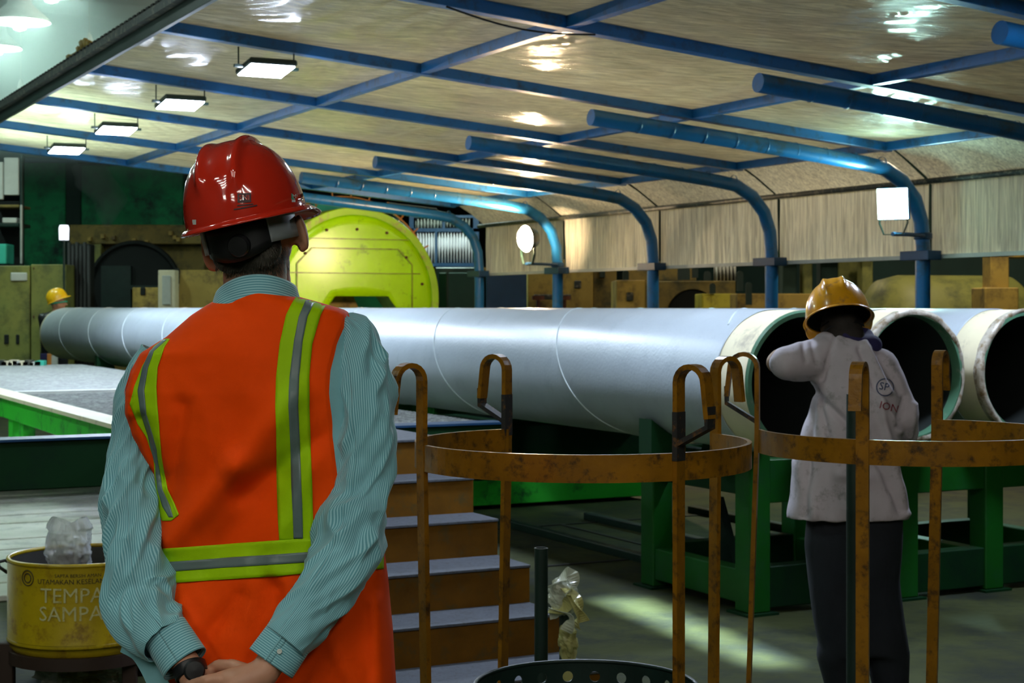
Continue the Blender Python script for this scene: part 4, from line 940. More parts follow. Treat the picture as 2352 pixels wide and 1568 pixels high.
# ------------------------------------------------------------------ the man in the orange vest
Y0 = 3.0
man = thing('person', Vector((at(600, 0, 3.12).x, 3.12, 0)), 'person in orange safety vest and red hard hat, back to camera, hands clasped behind', 'person')
HR = dict(yaw=9, pitch=6, roll=12)
MH = frame(at(568, 504, 3.105), **HR)                               # helmet rim centre
hc = at(583, 548, 3.12); MHd = frame(hc, **HR)
R3 = MHd.to_3x3()
def hp_(x, y, z): return MHd @ Vector((x, y, z))
def A(px, py, Y): return at(px, py, Y)
parts = [('e', hp_(0, 0, .02), (.076, .096, .105), R3), ('e', hp_(0, -.02, .03), (.077, .084, .095), R3), ('c', hp_(0, .03, -.06), hp_(0, .055, -.085), .05, .036),
         ('c', hp_(0, .095, .0), hp_(0, .112, -.03), .011, .014), ('c', hp_(-.02, .085, -.055), hp_(.02, .085, -.055), .012, .012),
         ('c', hp_(0, -.02, -.03), A(588, 720, 3.12), .060, .062), ('c', A(588, 690, 3.12), A(590, 760, 3.16), .062, .070)]
for s in (-1, 1):
    parts += [('e', hp_(s * .095, .004, -.008), (.0100, .018, .036), (R3 @ Matrix.Rotation(s * .40, 3, 'Z') @ Matrix.Rotation(-.12, 3, 'X'))),
              ('c', hp_(s * .097, -.006, .018), hp_(s * .095, -.004, -.016), .007, .0065), ('e', hp_(s * .080, .006, -.006), (.012, .014, .026), R3), ('e', hp_(s * .088, .002, -.036), (.007, .010, .012), R3),
              ('c', hp_(s * .03, .078, .0), hp_(s * .045, .07, .0), .012, .01)]
# torso core, arms to the wrists, legs
parts += [('c', A(570, 850, 3.16), A(610, 1400, 3.16), .10, .10), ('c', A(430, 840, 3.18), A(740, 810, 3.16), .045, .045), ('c', A(560, 1500, 3.17), A(700, 1500, 3.17), .09, .09)]
RW = A(606, 1546, 2.875); LW = A(440, 1545, 2.93)
parts += [('c', A(775, 800, 3.13), A(832, 960, 3.075), .028, .030), ('c', A(832, 960, 3.075), A(812, 1220, 3.005), .030, .030), ('c', A(812, 1220, 3.005), A(625, 1515, 2.885), .036, .027), ('c', A(625, 1515, 2.885), RW, .027, .026)]
parts += [('c', A(380, 870, 3.19), A(318, 960, 3.175), .024, .024), ('c', A(318, 960, 3.175), A(302, 1130, 3.13), .024, .028), ('c', A(302, 1130, 3.13), A(322, 1380, 3.05), .028, .032), ('c', A(322, 1380, 3.05), A(425, 1520, 2.945), .034, .026), ('c', A(425, 1520, 2.945), LW, .026, .026)]
for px in (530, 690): parts += [('c', A(px, 1560, 3.14), Vector((A(px, 0, 3.12).x, 3.10, .5)), .085, .055), ('c', Vector((A(px, 0, 3.12).x, 3.10, .5)), Vector((A(px, 0, 3.12).x, 3.12, .07)), .052, .035)]
# right hand: back of the hand across the left wrist, fingers curled round it
def finger(pts, r0, r1): return [('c', pts[i], pts[i + 1], lerp(r0, r1, i / 3), lerp(r0, r1, (i + 1) / 3)) for i in range(len(pts) - 1)]
parts += [('c', RW, A(545, 1572, 2.865), .027, .029), ('c', A(560, 1552, 2.87), A(505, 1565, 2.87), .021, .018), ('c', A(575, 1590, 2.87), A(520, 1612, 2.87), .024, .018)]
for q, (px, py) in enumerate(((500, 1556), (496, 1582), (500, 1606), (508, 1628))):
    parts += finger([A(px + 20, py, 2.865), A(px - 26, py + 6, 2.858), A(px - 62, py + 16 + q, 2.885), A(px - 66, py + 26, 2.925 + .004 * q)], .0115 - .0007 * q, .0085)
parts += finger([A(575, 1545, 2.89), A(535, 1530, 2.915), A(500, 1528, 2.94), A(475, 1545, 2.965)], .015, .010)
# left hand: hangs below its wrist, slightly curled
parts += [('c', LW, A(492, 1622, 2.935), .027, .031), ('c', A(478, 1600, 2.935), A(520, 1640, 2.935), .026, .022)]
for q, (px, py, l) in enumerate(((540, 1625, 60), (536, 1650, 68), (522, 1672, 62), (502, 1688, 50))):
    parts += finger([A(px - 20, py - 20, 2.935), A(px + l * .35, py + l * .45, 2.93), A(px + l * .62, py + l * .95, 2.915), A(px + l * .66, py + l * 1.3, 2.895)], .0110, .0078)
parts += finger([A(500, 1590, 2.94), A(552, 1600, 2.955), A(585, 1625, 2.95), A(600, 1655, 2.94)], .013, .0095)
body = blob('body', parts, 'skin', man, vox=.0045, smooth=5)
# neckline hair: close shell plus strands
hair = blob('hair', [('e', hp_(0, -.025, .032), (.0775, .0875, .082), R3), ('c', hp_(-.03, -.058, -.02), hp_(.03, -.058, -.02), .038, .038), ('c', hp_(-.010, -.042, -.034), hp_(.012, -.042, -.034), .036, .036)], 'hair', man, vox=.006, smooth=4)
hb = bvh_of(hair); bb = bvh_of(body)
g = MB(); random.seed(3)
for q in range(4200):
    px, py = random.uniform(495, 690), random.triangular(560, 640, 590)
    o = Vector((0, 0, EYE)); d = (at(px, py, 3) - o).normalized(); h1 = hb.ray_cast(o, d); h2 = bb.ray_cast(o, d)
    h = min([x for x in (h1, h2) if x[0]], key=lambda x: x[3], default=None)
    if not h or h[3] > 3.2: continue
    p, nr = h[0], h[1]; dn = (Vector((random.uniform(-.35, .35), -.12, -1)) + nr * .45).normalized(); ln = random.uniform(.006, .011) * (1.1 - .5 * sm(600, 660, py)); w = nr.cross(dn).normalized() * .00055
    g.add([p - w, p + w, p + dn * ln + nr * .001], [(0, 1, 2)])
random.seed(11)
tag(build('short_hair', g, 'hair_grey', hair), kind='stuff')

hat = helmet(man, MH, 'helmet_red', a=.1115, b=.138, H=.146)
o = band(man, MH, .086, .102, -.056, -.002, 222, 316, 'strap_black', 'head_band', drop=.018); o['label'] = 'black ratchet band of the red hat'
band(man, MH, .089, .105, -.050, .002, 172, 224, 'strap_grey', 'head_band_side'); band(man, MH, .089, .105, -.052, .006, 313, 366, 'strap_grey', 'head_band_side')
g = MB(); c_k = MH @ Vector((.008, -.104, -.045)); ny = (MH.to_3x3() @ Vector((0, -1, -.1))).normalized()
g.lathe([(.0, .012), (.018, .011), (.021, .006), (.021, -.004)], c_k, ny, 28); build('ratchet_knob', g, 'strap_black', man, auto=.5)
hatb = bvh_of(hat)
def decal(txt, size, px, py, tree, m, par, name, rot=0, lift=.0028, bold=True, Yg=3.0, wid=1.0, lab=None):
    me = text_mesh(txt, size, bold) if isinstance(txt, str) else txt; c = at(px, py, Yg); ca, sa = math.cos(rot), math.sin(rot); g = MB(); eye = Vector((0, 0, EYE))
    for v in me.vertices:
        x, z = v.co.x * wid, v.co.y; p = c + Vector((x * ca - z * sa, 0, x * sa + z * ca)); d = (p - eye).normalized(); h = tree.ray_cast(eye, d)
        v.co = (h[0] - d * lift) if h[0] else p
    g.frompoly(me); o = build(name, g, m, par); o['label'] = lab or 'printed mark'; return o
def rect_me(w, h, nx=10, ny=6):
    me = bpy.data.meshes.new('r'); me.from_pydata([((i / nx - .5) * w, (j / ny - .5) * h, 0) for j in range(ny + 1) for i in range(nx + 1)], [], [(j * (nx + 1) + i, j * (nx + 1) + i + 1, (j + 1) * (nx + 1) + i + 1, (j + 1) * (nx + 1) + i) for j in range(ny) for i in range(nx)]); return me
decal(rect_me(.022, .0115), 0, 683, 451, hatb, 'sticker_green', hat, 'sticker', .0, lab='small green sticker'); decal(rect_me(.022, .004), 0, 684, 461.5, hatb, 'sticker_white', hat, 'sticker', lab='white strip of the sticker')
decal('MSA', .0105, 683, 451, hatb, 'sticker_white', hat, 'sticker_lettering', 0, .0036, wid=.95, lab='white letters on the green sticker')
decal(rect_me(.025, .017), 0, 561, 454, hatb, 'print_dark', hat, 'stamp_print', .03, lab='dark square stamp'); decal('SNI', .0135, 561, 454, hatb, 'helmet_red', hat, 'stamp_lettering', .03, .0036, lab='letters inside the dark stamp')
decal(rect_me(.030, .002), 0, 563, 470, hatb, 'print_dark', hat, 'stamp_print', .1, lab='small dark line print'); decal(rect_me(.044, .0022), 0, 564, 476, hatb, 'print_dark', hat, 'stamp_print', .18, lab='small dark line print')
decal(rect_me(.007, .009), 0, 446, 510, hatb, 'sticker_white', hat, 'sticker', lab='small pale sticker')

# shirt torso and vest from measured outline rows
LEFT = [(664, 566), (672, 540), (682, 512), (690, 498), (700, 480), (725, 441), (775, 382), (812, 322), (850, 301), (900, 285), (950, 284), (1000, 299), (1050, 326), (1090, 350), (1150, 356), (1230, 358), (1300, 350), (1400, 342), (1568, 336), (1760, 330)]
RIGHT = [(664, 606), (672, 640), (682, 682), (690, 712), (700, 748), (713, 792), (725, 806), (760, 822), (850, 838), (950, 848), (1100, 858), (1200, 872), (1240, 878), (1330, 890), (1450, 901), (1568, 908), (1760, 915)]
DEP = [(664, .085), (672, .102), (690, .112), (720, .118), (780, .126), (900, .130), (1100, .122), (1250, .115), (1450, .135), (1760, .15)]
RIDGE = [((690, 905), (560, 1060), 34, .010), ((560, 1060), (400, 1235), 30, .012), ((640, 1090), (480, 1300), 40, -.010), ((730, 1060), (640, 1235), 26, .006), ((430, 930), (395, 1150), 22, -.007),
         ((740, 1000), (560, 1130), 24, -.006), ((560, 780), (640, 960), 60, .005), ((430, 1380), (470, 1500), 25, .008), ((640, 1340), (600, 1500), 30, -.008), ((560, 1360), (480, 1460), 22, -.006), ((870, 1370), (880, 1560), 20, .010), ((760, 1420), (840, 1568), 26, .006),
         ((640, 1290), (720, 1400), 24, .006), ((330, 960), (372, 1100), 14, -.012), ((309, 860), (300, 950), 12, .006)]
def ridge_disp(px, py):
    d = 0
    for (a, b, w, h) in RIDGE:
        ax, ay = a; bx, by = b; L2 = (bx - ax) ** 2 + (by - ay) ** 2; t = ((px - ax) * (bx - ax) + (py - ay) * (by - ay)) / L2
        e = max(0, -t, t - 1) * math.sqrt(L2); t = max(0, min(1, t)); dd = math.hypot(px - ax - t * (bx - ax), py - ay - t * (by - ay))
        d += 1.9 * h * math.exp(-(dd / w) ** 2)
    return d + .0035 * noise.noise(Vector((px * .012, py * .010, 1))) + .002 * noise.noise(Vector((px * .03, py * .02, 4)))
AH = [(700, 800), (712, 797), (740, 789), (790, 771), (850, 758), (900, 757), (1000, 765), (1080, 774), (1150, 778), (1190, 790)]
def torso(s, t, inset=0.0, y0=664, y1=1720, folds=True, clip=False):
    py = lerp(y0, y1, t ** 1.25); xl = interp(LEFT, py)[0]; xr = interp(RIGHT, py)[0]; b = interp(DEP, py)[0]
    th = 2 * PI * s; c, n_ = math.cos(th), math.sin(th); e = 2 / 2.35
    x = math.copysign(abs(c) ** e, c); y = math.copysign(abs(n_) ** e, n_)
    cx, a = (xl + xr) / 2, (xr - xl) / 2
    if clip and 704 < py < 1192:
        lim = (interp(AH, py)[0] - cx) / a
        if x > lim and y > 0: x = lim; y = (1 - min(1, abs(x)) ** 2.35) ** (1 / 2.35)
    px = cx + a * x
    Yc = 3.135 + .012 * math.sin((py - 700) / 900 * PI) * -1
    Y = Yc - b * y * (1 if y > 0 else .9) - .022 * x * (1 if y > 0 else 0) * sm(700, 900, py) * -1 * -1
    if folds and y > 0: Y -= ridge_disp(px, py) * min(1, y * 2.2) * sm(690, 760, py)
    p = at(px, py, Y); p.x = at(px, py, Yc - b * .5 * y).x; p.z = at(px, py, Yc - b * .5 * max(y, -.2)).z
    if inset: p += (at(cx, py, Yc) - p).normalized() * inset
    return p
g = MB(); g.grid(lambda s, t: torso(s, t, .006), 96, 110); shirt = build('shirt', g, 'shirt_plain', man, smooth=True, weld=True)
g = MB(); g.grid(lambda s, t: torso(s, t, clip=True), 200, 190)
vest = build('safety_vest', g, 'vest_orange', man, smooth=True, weld=True, solid=.003)
vb = bvh_of(vest)
EYEV = Vector((0, 0, EYE))
def onvest(px, py, lift):
    d = (at(px, py, 3) - EYEV).normalized(); h = vb.ray_cast(EYEV, d)
    if h[0] and h[0].y < 3.2: return h[0] - d * lift + h[1] * (.001 if h[1].dot(d) < 0 else -.001)
    c = at(px, py, 3.10); n_ = vb.find_nearest(c)
    return n_[0] + (n_[0] - at(600, py, 3.14)).normalized() * lift
def tape(name, m, rows, lift, nx=10, vertical=True, par=None, lab=None):
    g = MB(); t0, t1 = rows[0][0], rows[-1][0]
    def fn(s, t):
        k = lerp(t0, t1, t); a, b = interp(rows, k)
        return onvest(lerp(a, b, s), k, lift) if vertical else onvest(k, lerp(a, b, s), lift)
    g.grid(fn, nx, 110); o = build(name, g, m, par or vest, smooth=True, solid=.0012); o['label'] = lab; return o
tape('reflective_tape', 'tape_lime', [(684, 679, 712), (697, 670, 751), (723, 657, 736), (790, 642, 717), (865, 634, 710), (932, 633, 710), (1066, 635, 715), (1240, 641, 721)], .0035, lab='lime tape down the right shoulder')
tape('reflective_strip', 'tape_grey', [(687, 703, 726), (727, 686, 706), (783, 675, 695), (865, 665, 687), (932, 662, 684), (1066, 669, 691), (1236, 674, 696)], .0055, 4, lab='grey reflective strip on the right tape')
tape('reflective_tape', 'tape_lime', [(779, 380, 391), (796, 354, 379), (843, 327, 363), (888, 309, 360), (928, 299, 362), (973, 316, 366), (1004, 336, 368), (1049, 352, 372), (1124, 360, 386), (1156, 363, 402), (1182, 367, 412), (1196, 374, 394)], .0035, lab='lime tape down the left shoulder')
tape('reflective_strip', 'tape_grey', [(781, 374, 384), (807, 345, 354), (843, 329, 341), (897, 317, 332), (950, 324, 337), (999, 340, 352), (1031, 347, 361), (1066, 356, 365), (1124, 363, 374), (1163, 374, 392), (1188, 389, 399)], .0055, 4, lab='grey reflective strip on the left tape')
tape('waist_tape', 'tape_lime', [(364, 1260, 1336), (391, 1258, 1339), (641, 1240, 1322), (733, 1234, 1314), (880, 1236, 1306)], .0045, 10, False, lab='lime tape round the waist')
tape('waist_strip', 'tape_grey', [(364, 1291, 1312), (385, 1290, 1312), (641, 1272, 1295), (710, 1267, 1290), (881, 1257, 1279)], .0065, 4, False, lab='grey reflective strip on the waist tape')

# sleeves swept along measured centre lines
def sleeve(name, rows, folds, seed, flat=.92, par=None, m='shirt_stripe', nu=120, nv=170, amp=1.25):
    R_ = catmull(rows, 14); C_ = [at(p[0], p[1], p[2]) for p in R_]; rad = [p[3] * p[2] / F for p in R_]; m_ = len(C_)
    X = []; x = Vector((0, -1, 0))
    T_ = [(C_[min(m_ - 1, k + 1)] - C_[max(0, k - 1)]).normalized() for k in range(m_)]
    for t in T_: x = (x - t * x.dot(t)).normalized(); X.append(x.copy())
    L_ = [0]
    for k in range(1, m_): L_.append(L_[-1] + (C_[k] - C_[k - 1]).length)
    g = MB()
    def fn(s, t):
        f = t * (m_ - 1); k = min(m_ - 2, int(f)); q = f - k
        c = C_[k].lerp(C_[k + 1], q); r = lerp(rad[k], rad[k + 1], q); xx = X[k].lerp(X[k + 1], q).normalized(); tt = T_[k].lerp(T_[k + 1], q).normalized(); yy = tt.cross(xx)
        a = 2 * PI * s; d = xx * (math.cos(a) * flat) + yy * math.sin(a); l = lerp(L_[k], L_[k + 1], q)
        fa = interp(folds, t)[0]
        n1 = noise.noise(Vector((math.cos(a) * 1.5 + l * 7, math.sin(a) * 1.5, l * 13 + seed))) ; n1 = 1 - abs(n1) * 2.6
        n2 = noise.noise(Vector((math.cos(a) * .9, math.sin(a) * .9 + l * 4, l * 9 + seed * 2)))
        n3 = 1 - abs(noise.noise(Vector((math.cos(a - l * 9) * 1.6, math.sin(a - l * 9) * 1.6, l * 8 + seed * 3)))) * 3
        return c + d * (r + fa * amp * (.0045 * n1 + .006 * n2 + .0045 * n3 - .002))
    g.grid(fn, nu, nv, uv=True); return build(name, g, m, par or man, smooth=True, solid=.0015), (C_, T_, rad)
sleeve('sleeve', [(770, 752, 3.125, 46), (806, 790, 3.105, 58), (827, 860, 3.085, 70), (832, 930, 3.07, 73), (836, 1000, 3.055, 69), (838, 1070, 3.045, 64), (828, 1140, 3.03, 63), (812, 1195, 3.01, 72), (797, 1255, 2.985, 76), (768, 1320, 2.955, 72), (728, 1385, 2.93, 66), (690, 1432, 2.91, 60), (655, 1475, 2.895, 55)],
       [(0, .6), (.12, 1.3), (.3, 1.2), (.5, .9), (.65, 1.5), (.85, 1), (1, .3)], 3.0)
sleeve('sleeve', [(372, 815, 3.17, 46), (338, 880, 3.17, 52), (318, 960, 3.165, 54), (306, 1048, 3.145, 50), (302, 1140, 3.12, 57), (306, 1225, 3.095, 66), (313, 1300, 3.07, 74), (325, 1370, 3.045, 77), (340, 1420, 3.01, 76), (366, 1452, 2.985, 64), (385, 1475, 2.965, 56)],
       [(0, .6), (.2, 1.1), (.5, 1.4), (.7, 1.7), (.9, 1.3), (1, .4)], 8.0)
def cuff(a, b, r, lab):
    ca, cb = at(*a), at(*b); ax = (cb - ca).normalized(); x = Vector((0, -1, 0)); x = (x - ax * x.dot(ax)).normalized(); y = ax.cross(x); L = (cb - ca).length; g = MB()
    def fn(s, t):
        th = 2 * PI * s; k = r * (1 + .05 * t) * (1 + .015 * math.sin(3 * th)); return ca + ax * (L * t) + (x * math.cos(th) * .72 + y * math.sin(th)) * k
    g.grid(fn, 60, 14, uv=True); o = build('cuff', g, 'cuff_stripe', man, smooth=True, solid=.002)
    return o, ca, ax, x, y, L
o, ca, ax, x, y, L = cuff((668, 1456, 2.90, 0)[:3], (621, 1523, 2.885), 56 / F * 2.89, 'right')
g = MB(); g.strip([ca + ax * (L * t) + (x * math.cos(.25) * .75 + y * math.sin(.25)) * 56 / F * 2.89 * (1.03 + .05 * t) for t in (0, .5, 1)], .003, .002, y); build('cuff_seam', g, 'shirt_plain', o)
p_ = ca + ax * (L * .58) + (x * math.cos(-.02) * .75 + y * math.sin(-.02)) * 56 / F * 2.89 * 1.075
g = MB(); g.lathe([(.0, .0012), (.0025, .001), (.0035, .002), (.0045, .0015), (.0047, 0)], p_, x, 18); build('button', g, 'sticker_white', o, smooth=True)
o, ca, ax, x, y, L = cuff((379, 1452, 2.975), (425, 1525, 2.945), 54 / F * 2.95, 'left')
# open placket flap under the left cuff
g = MB(); P = [at(285, 1470, 3.02), at(318, 1490, 3.0), at(345, 1530, 2.99), at(372, 1590, 2.98)]
g.strip(catmull([tuple(p) for p in P], 6), .045, .002, Vector((.5, -.2, .6))); build('cuff_flap', g, 'shirt_plain', man, smooth=False)
# watch
c_w = at(438, 1541, 2.935); axw = (LW - A(425, 1500, 2.95)).normalized(); g = MB()
g.lathe([(.0285, -.012), (.0305, -.010), (.0305, .010), (.0285, .012), (.0285, -.012)], c_w, axw, 32); build('watch_strap', g, 'strap_black', man, auto=.6)
g = MB(); g.lathe([(0, .009), (.016, .008), (.019, .005), (.019, 0)], c_w + Vector((.012, -.030, .008)), Vector((.35, -1, .2)), 28); build('watch_case', g, 'strap_black', man, auto=.6)
# collar
cc = at(588, 690, 3.118)
def colf(s, t):
    a = 2 * PI * s; k = -math.sin(a)                                # back where k = 1
    zt = at(0, 629, 3.04).z; zb = at(0, 694, 3.04).z
    if t < .65:
        q = t / .65; r = lerp(.089, .0745, q); z = lerp(zb, zt, q)
    else:
        q = (t - .65) / .35; r = lerp(.0745, .070, q); z = lerp(zt, zt - .03, q)
    return Vector((cc.x + r * 1.02 * math.cos(a), 3.118 + r * .98 * math.sin(a) - .004 * k, z - .030 * (1 - k) * .5 - .010 * math.cos(a) * -1 + .004 * math.cos(a) ** 2 * -4))
g = MB(); g.grid(colf, 72, 16, uv=True); build('collar', g, 'collar_stripe', man, smooth=True, solid=.002)
# trousers and boots (below the frame)
tp = [('c', A(540, 1600, 3.14), A(690, 1600, 3.14), .125, .125)]
for px in (535, 692):
    xx = at(px, 0, 3.12).x; tp += [('c', A(px, 1620, 3.13), Vector((xx, 3.10, .50)), .105, .078), ('c', Vector((xx, 3.10, .50)), Vector((xx, 3.13, .10)), .078, .068)]
    g = MB(); g.grid(lambda s, t: Vector((xx + .048 * math.cos(2 * PI * s) * interp([(0, 1), (.35, 1), (.6, .8), (1, .75)], t)[0], 3.16 + (.14 * math.sin(2 * PI * s) + .0) * interp([(0, 1), (.35, .95), (.6, .55), (1, .45)], t)[0] - .05 * sm(.3, .8, t), .0 + .14 * t)), 24, 10); build('boot', g, 'boots', man, smooth=True, solid=.004)
blob('trousers', tp, 'trousers', man, vox=.012, smooth=5)

# ------------------------------------------------------------------ worker in the white shirt, bending into the pipe
def loftpart(rows, Yc, b, n=40, e=.85):                            # closed loft as a raw part for the union
    vs, fs = [], []
    for (py, xl, xr, *k) in rows:
        bb_ = k[0] if k else b; yc = k[1] if len(k) > 1 else Yc
        for i in range(n):
            a = 2 * PI * i / n; c, s = math.cos(a), math.sin(a); x = math.copysign(abs(c) ** e, c); y = math.copysign(abs(s) ** e, s)
            vs.append(at((xl + xr) / 2 + (xr - xl) / 2 * x, py, yc) + Vector((0, bb_ * y, 0)))
    m_ = len(rows)
    for k in range(m_ - 1):
        for i in range(n): j = (i + 1) % n; fs.append((k * n + i, k * n + j, (k + 1) * n + j, (k + 1) * n + i))
    fs += [tuple(range(n)), tuple((m_ - 1) * n + i for i in reversed(range(n)))]
    return vs, fs
def union(name, lofts, parts, m, par, vox, smooth=5, disp=None):
    bm_parts = list(parts); me0 = bpy.data.meshes.new('u'); vs, fs = [], []
    for v, f in lofts: o_ = len(vs); vs += v; fs += [[i + o_ for i in q] for q in f]
    # capsules and ellipsoids come through blob_mesh at the same voxel size, then both are joined and remeshed once
    a = blob_mesh(bm_parts, vox, 0) if bm_parts else None
    if a: o_ = len(vs); vs += [v.co.copy() for v in a.vertices]; fs += [[i + o_ for i in p.vertices] for p in a.polygons]
    me0.from_pydata([tuple(v) for v in vs], [], fs); ob = bpy.data.objects.new('u', me0); COL.objects.link(ob)
    r = ob.modifiers.new('r', 'REMESH'); r.mode = 'VOXEL'; r.voxel_size = vox; s = ob.modifiers.new('s', 'SMOOTH'); s.iterations = smooth
    dg = bpy.context.evaluated_depsgraph_get(); dg.update(); out = bpy.data.meshes.new_from_object(ob.evaluated_get(dg), depsgraph=dg); bpy.data.objects.remove(ob)
    if disp:
        out.update(); nn = [v.normal.copy() for v in out.vertices]
        for v, nv in zip(out.vertices, nn): v.co = v.co + nv * disp(v.co)
    for p in out.polygons: p.use_smooth = True
    out.name = name; out.materials.clear(); out.materials.append(MATS[m]); return link(name, out, par)
YW = 6.2
wk = thing('person', Vector((at(1960, 0, YW).x, YW, 0)), 'person in white t-shirt and scuffed yellow hard hat bending into the pipe end', 'person')
# body: one skin
Mw = frame(at(1932, 752, YW + .12), yaw=10, pitch=-24, roll=12)
Rw = Mw.to_3x3()
def w_(x, y, z): return Mw @ Vector((x, y, z))
wp = [('e', w_(0, 0, -.02), (.075, .095, .105), Rw), ('c', w_(0, .05, -.08), w_(0, .06, -.1), .04, .03), ('c', w_(0, .09, -.02), w_(0, .108, -.05), .01, .013), ('c', w_(0, -.03, -.07), at(1948, 815, YW + .10), .055, .055),
      ('e', w_(-.078, .0, -.045), (.008, .017, .03), Rw), ('e', w_(.078, .0, -.045), (.008, .017, .03), Rw),
      ('c', at(1940, 830, YW + .08), at(1945, 1150, YW + .05), .10, .11), ('c', at(1870, 822, YW), at(1800, 830, YW - .02), .045, .040),
      ('c', at(1793, 826, YW - .02), at(1785, 832, YW), .044, .042), ('c', at(1785, 832, YW), at(1868, 846, YW + .26), .040, .028), ('c', at(1868, 846, YW + .26), at(1880, 850, YW + .32), .03, .034),
      ('c', at(2030, 860, YW + .08), at(2082, 975, YW + .05), .045, .040), ('c', at(2082, 975, YW + .05), at(2060, 985, YW + .3), .036, .028), ('c', at(2060, 985, YW + .3), at(2050, 980, YW + .38), .03, .033)]
for (c, dx) in ((at(1882, 852, YW + .35), .012), (at(2048, 979, YW + .41), -.012)):
    for q in range(4): wp += finger([c + Vector((dx * (q - 1.5), 0, .012 - q * .006)), c + Vector((dx * (q - 1.5) * 1.3, .04, .012 - q * .006)), c + Vector((dx * (q - 1.5) * 1.3, .065, -.006)), c + Vector((dx * (q - 1.5) * 1.2, .07, -.028))], .009, .0075)
    wp += finger([c + Vector((-dx * 2.2, -.01, .0)), c + Vector((-dx * 3.2, .02, -.01)), c + Vector((-dx * 3.4, .045, -.018)), c + Vector((-dx * 3, .06, -.03))], .011, .008)
for px in (1940, 2042): xx = at(px, 0, YW).x; wp += [('c', Vector((xx - .02, YW + .05, .72)), Vector((xx, YW + .04, .42)), .055, .045), ('c', Vector((xx, YW + .04, .42)), Vector((xx, YW + .06, .07)), .040, .032)]
blob('body', wp, 'skin_dark', wk, vox=.006, smooth=4)
blob('hair', [('e', w_(0, -.018, -.01), (.079, .092, .095), Rw), ('c', w_(-.03, -.05, -.06), w_(.03, -.05, -.06), .046, .046), ('c', w_(-.02, -.045, -.09), w_(.03, -.045, -.09), .042, .042)], 'hair', wk, vox=.008)
h2 = helmet(wk, frame(at(1926, 733, YW + .06), yaw=12, pitch=-22, roll=9), 'helmet_yellow', a=.122, b=.145, H=.150)
band(wk, Mw, .087, .104, -.03, .0, 200, 340, 'strap_black', 'head_band')
rows = [(762, 1893, 1925, .02, 6.26), (768, 1878, 1950, .05, 6.26), (782, 1862, 1985, .08, 6.26), (800, 1856, 2012, .10, 6.25), (850, 1858, 2042, .125, 6.25), (900, 1862, 2060, .13, 6.24), (950, 1854, 2070, .13, 6.24), (1000, 1840, 2066, .13, 6.24), (1060, 1826, 2062, .13, 6.24), (1120, 1816, 2070, .135, 6.24), (1188, 1808, 2082, .14, 6.24)]
def wfold(p):
    px = CX + p.x / p.y * F; py = HY - (p.z - EYE) / p.y * F; d = 0
    for (a, b, w, h) in (((1865, 890), (1850, 1180), 10, -.012), ((1868, 900), (1985, 1010), 8, -.012), ((1874, 900), (1905, 1010), 7, -.010), ((2015, 900), (2065, 990), 8, .010), ((2020, 925), (2080, 1180), 8, .012), ((1990, 1000), (2070, 1170), 9, -.010),
                         ((1985, 790), (2040, 900), 8, .012), ((1975, 800), (2015, 900), 7, -.010), ((2010, 800), (2070, 900), 7, -.009), ((1920, 765), (1890, 870), 5, -.006), ((1865, 785), (1875, 830), 6, -.006), ((1845, 790), (1850, 830), 6, -.006), ((1830, 1060), (1870, 1180), 14, .008), ((1930, 1090), (1990, 1100), 14, .008), ((2080, 910), (2060, 980), 7, -.01), ((2100, 930), (2090, 1000), 8, .008), ((1905, 1020), (1960, 1170), 16, .007)):
        ax, ay = a; bx, by = b; L2 = (bx - ax) ** 2 + (by - ay) ** 2; t = max(0, min(1, ((px - ax) * (bx - ax) + (py - ay) * (by - ay)) / L2)); dd = math.hypot(px - ax - t * (bx - ax), py - ay - t * (by - ay)); d += 1.6 * h * math.exp(-(dd / w) ** 2)
    return d + .005 * noise.noise(Vector((px * .03, py * .02, 2))) 
ts = union('tshirt', [loftpart(rows, 6.24, .13)], [('c', at(1885, 822, 6.23), at(1806, 834, 6.17), .085, .066), ('c', at(1868, 846, 6.22), at(1824, 860, 6.18), .055, .030), ('c', at(1900, 800, 6.26), at(1945, 790, 6.28), .055, .055), ('c', at(2015, 850, 6.27), at(2066, 950, 6.25), .088, .075), ('c', at(2066, 950, 6.25), at(2082, 990, 6.28), .073, .050)], 'tshirt', wk, .007, 5, wfold)
tb_ = bvh_of(ts)
blob('neck_cloth', [('c', at(1960, 790, 6.22), at(2003, 792, 6.26), .035, .04), ('c', at(1940, 775, 6.24), at(1985, 775, 6.3), .04, .04)], 'navy', wk, vox=.008)
def ringme(r, w, n=28):
    me = bpy.data.meshes.new('rg'); vs = []; 
    for i in range(n): a = 2 * PI * i / n; vs += [(r * math.cos(a), r * math.sin(a), 0), ((r - w) * math.cos(a), (r - w) * math.sin(a), 0)]
    me.from_pydata(vs, [], [(2 * i, 2 * ((i + 1) % n), 2 * ((i + 1) % n) + 1, 2 * i + 1) for i in range(n)]); return me
decal(ringme(.034, .004), 0, 2033, 889, tb_, 'navy_print', ts, 'shirt_print', lift=.004, Yg=6.15, lab='ring printed on the shirt'); decal('SP', .04, 2031, 888, tb_, 'navy_print', ts, 'shirt_lettering', lift=.004, Yg=6.15, rot=-.2, lab='dark letters printed in the ring')
decal('ION', .04, 2042, 935, tb_, 'red_print', ts, 'shirt_lettering', lift=.004, Yg=6.15, rot=-.25, lab='red letters printed on the shirt')
rows = [(1170, 1856, 2074, .12, 6.25), (1250, 1848, 2072, .125, 6.25), (1330, 1856, 2066, .12, 6.24), (1420, 1868, 2076, .11, 6.23), (1500, 1884, 2090, .105, 6.23)]
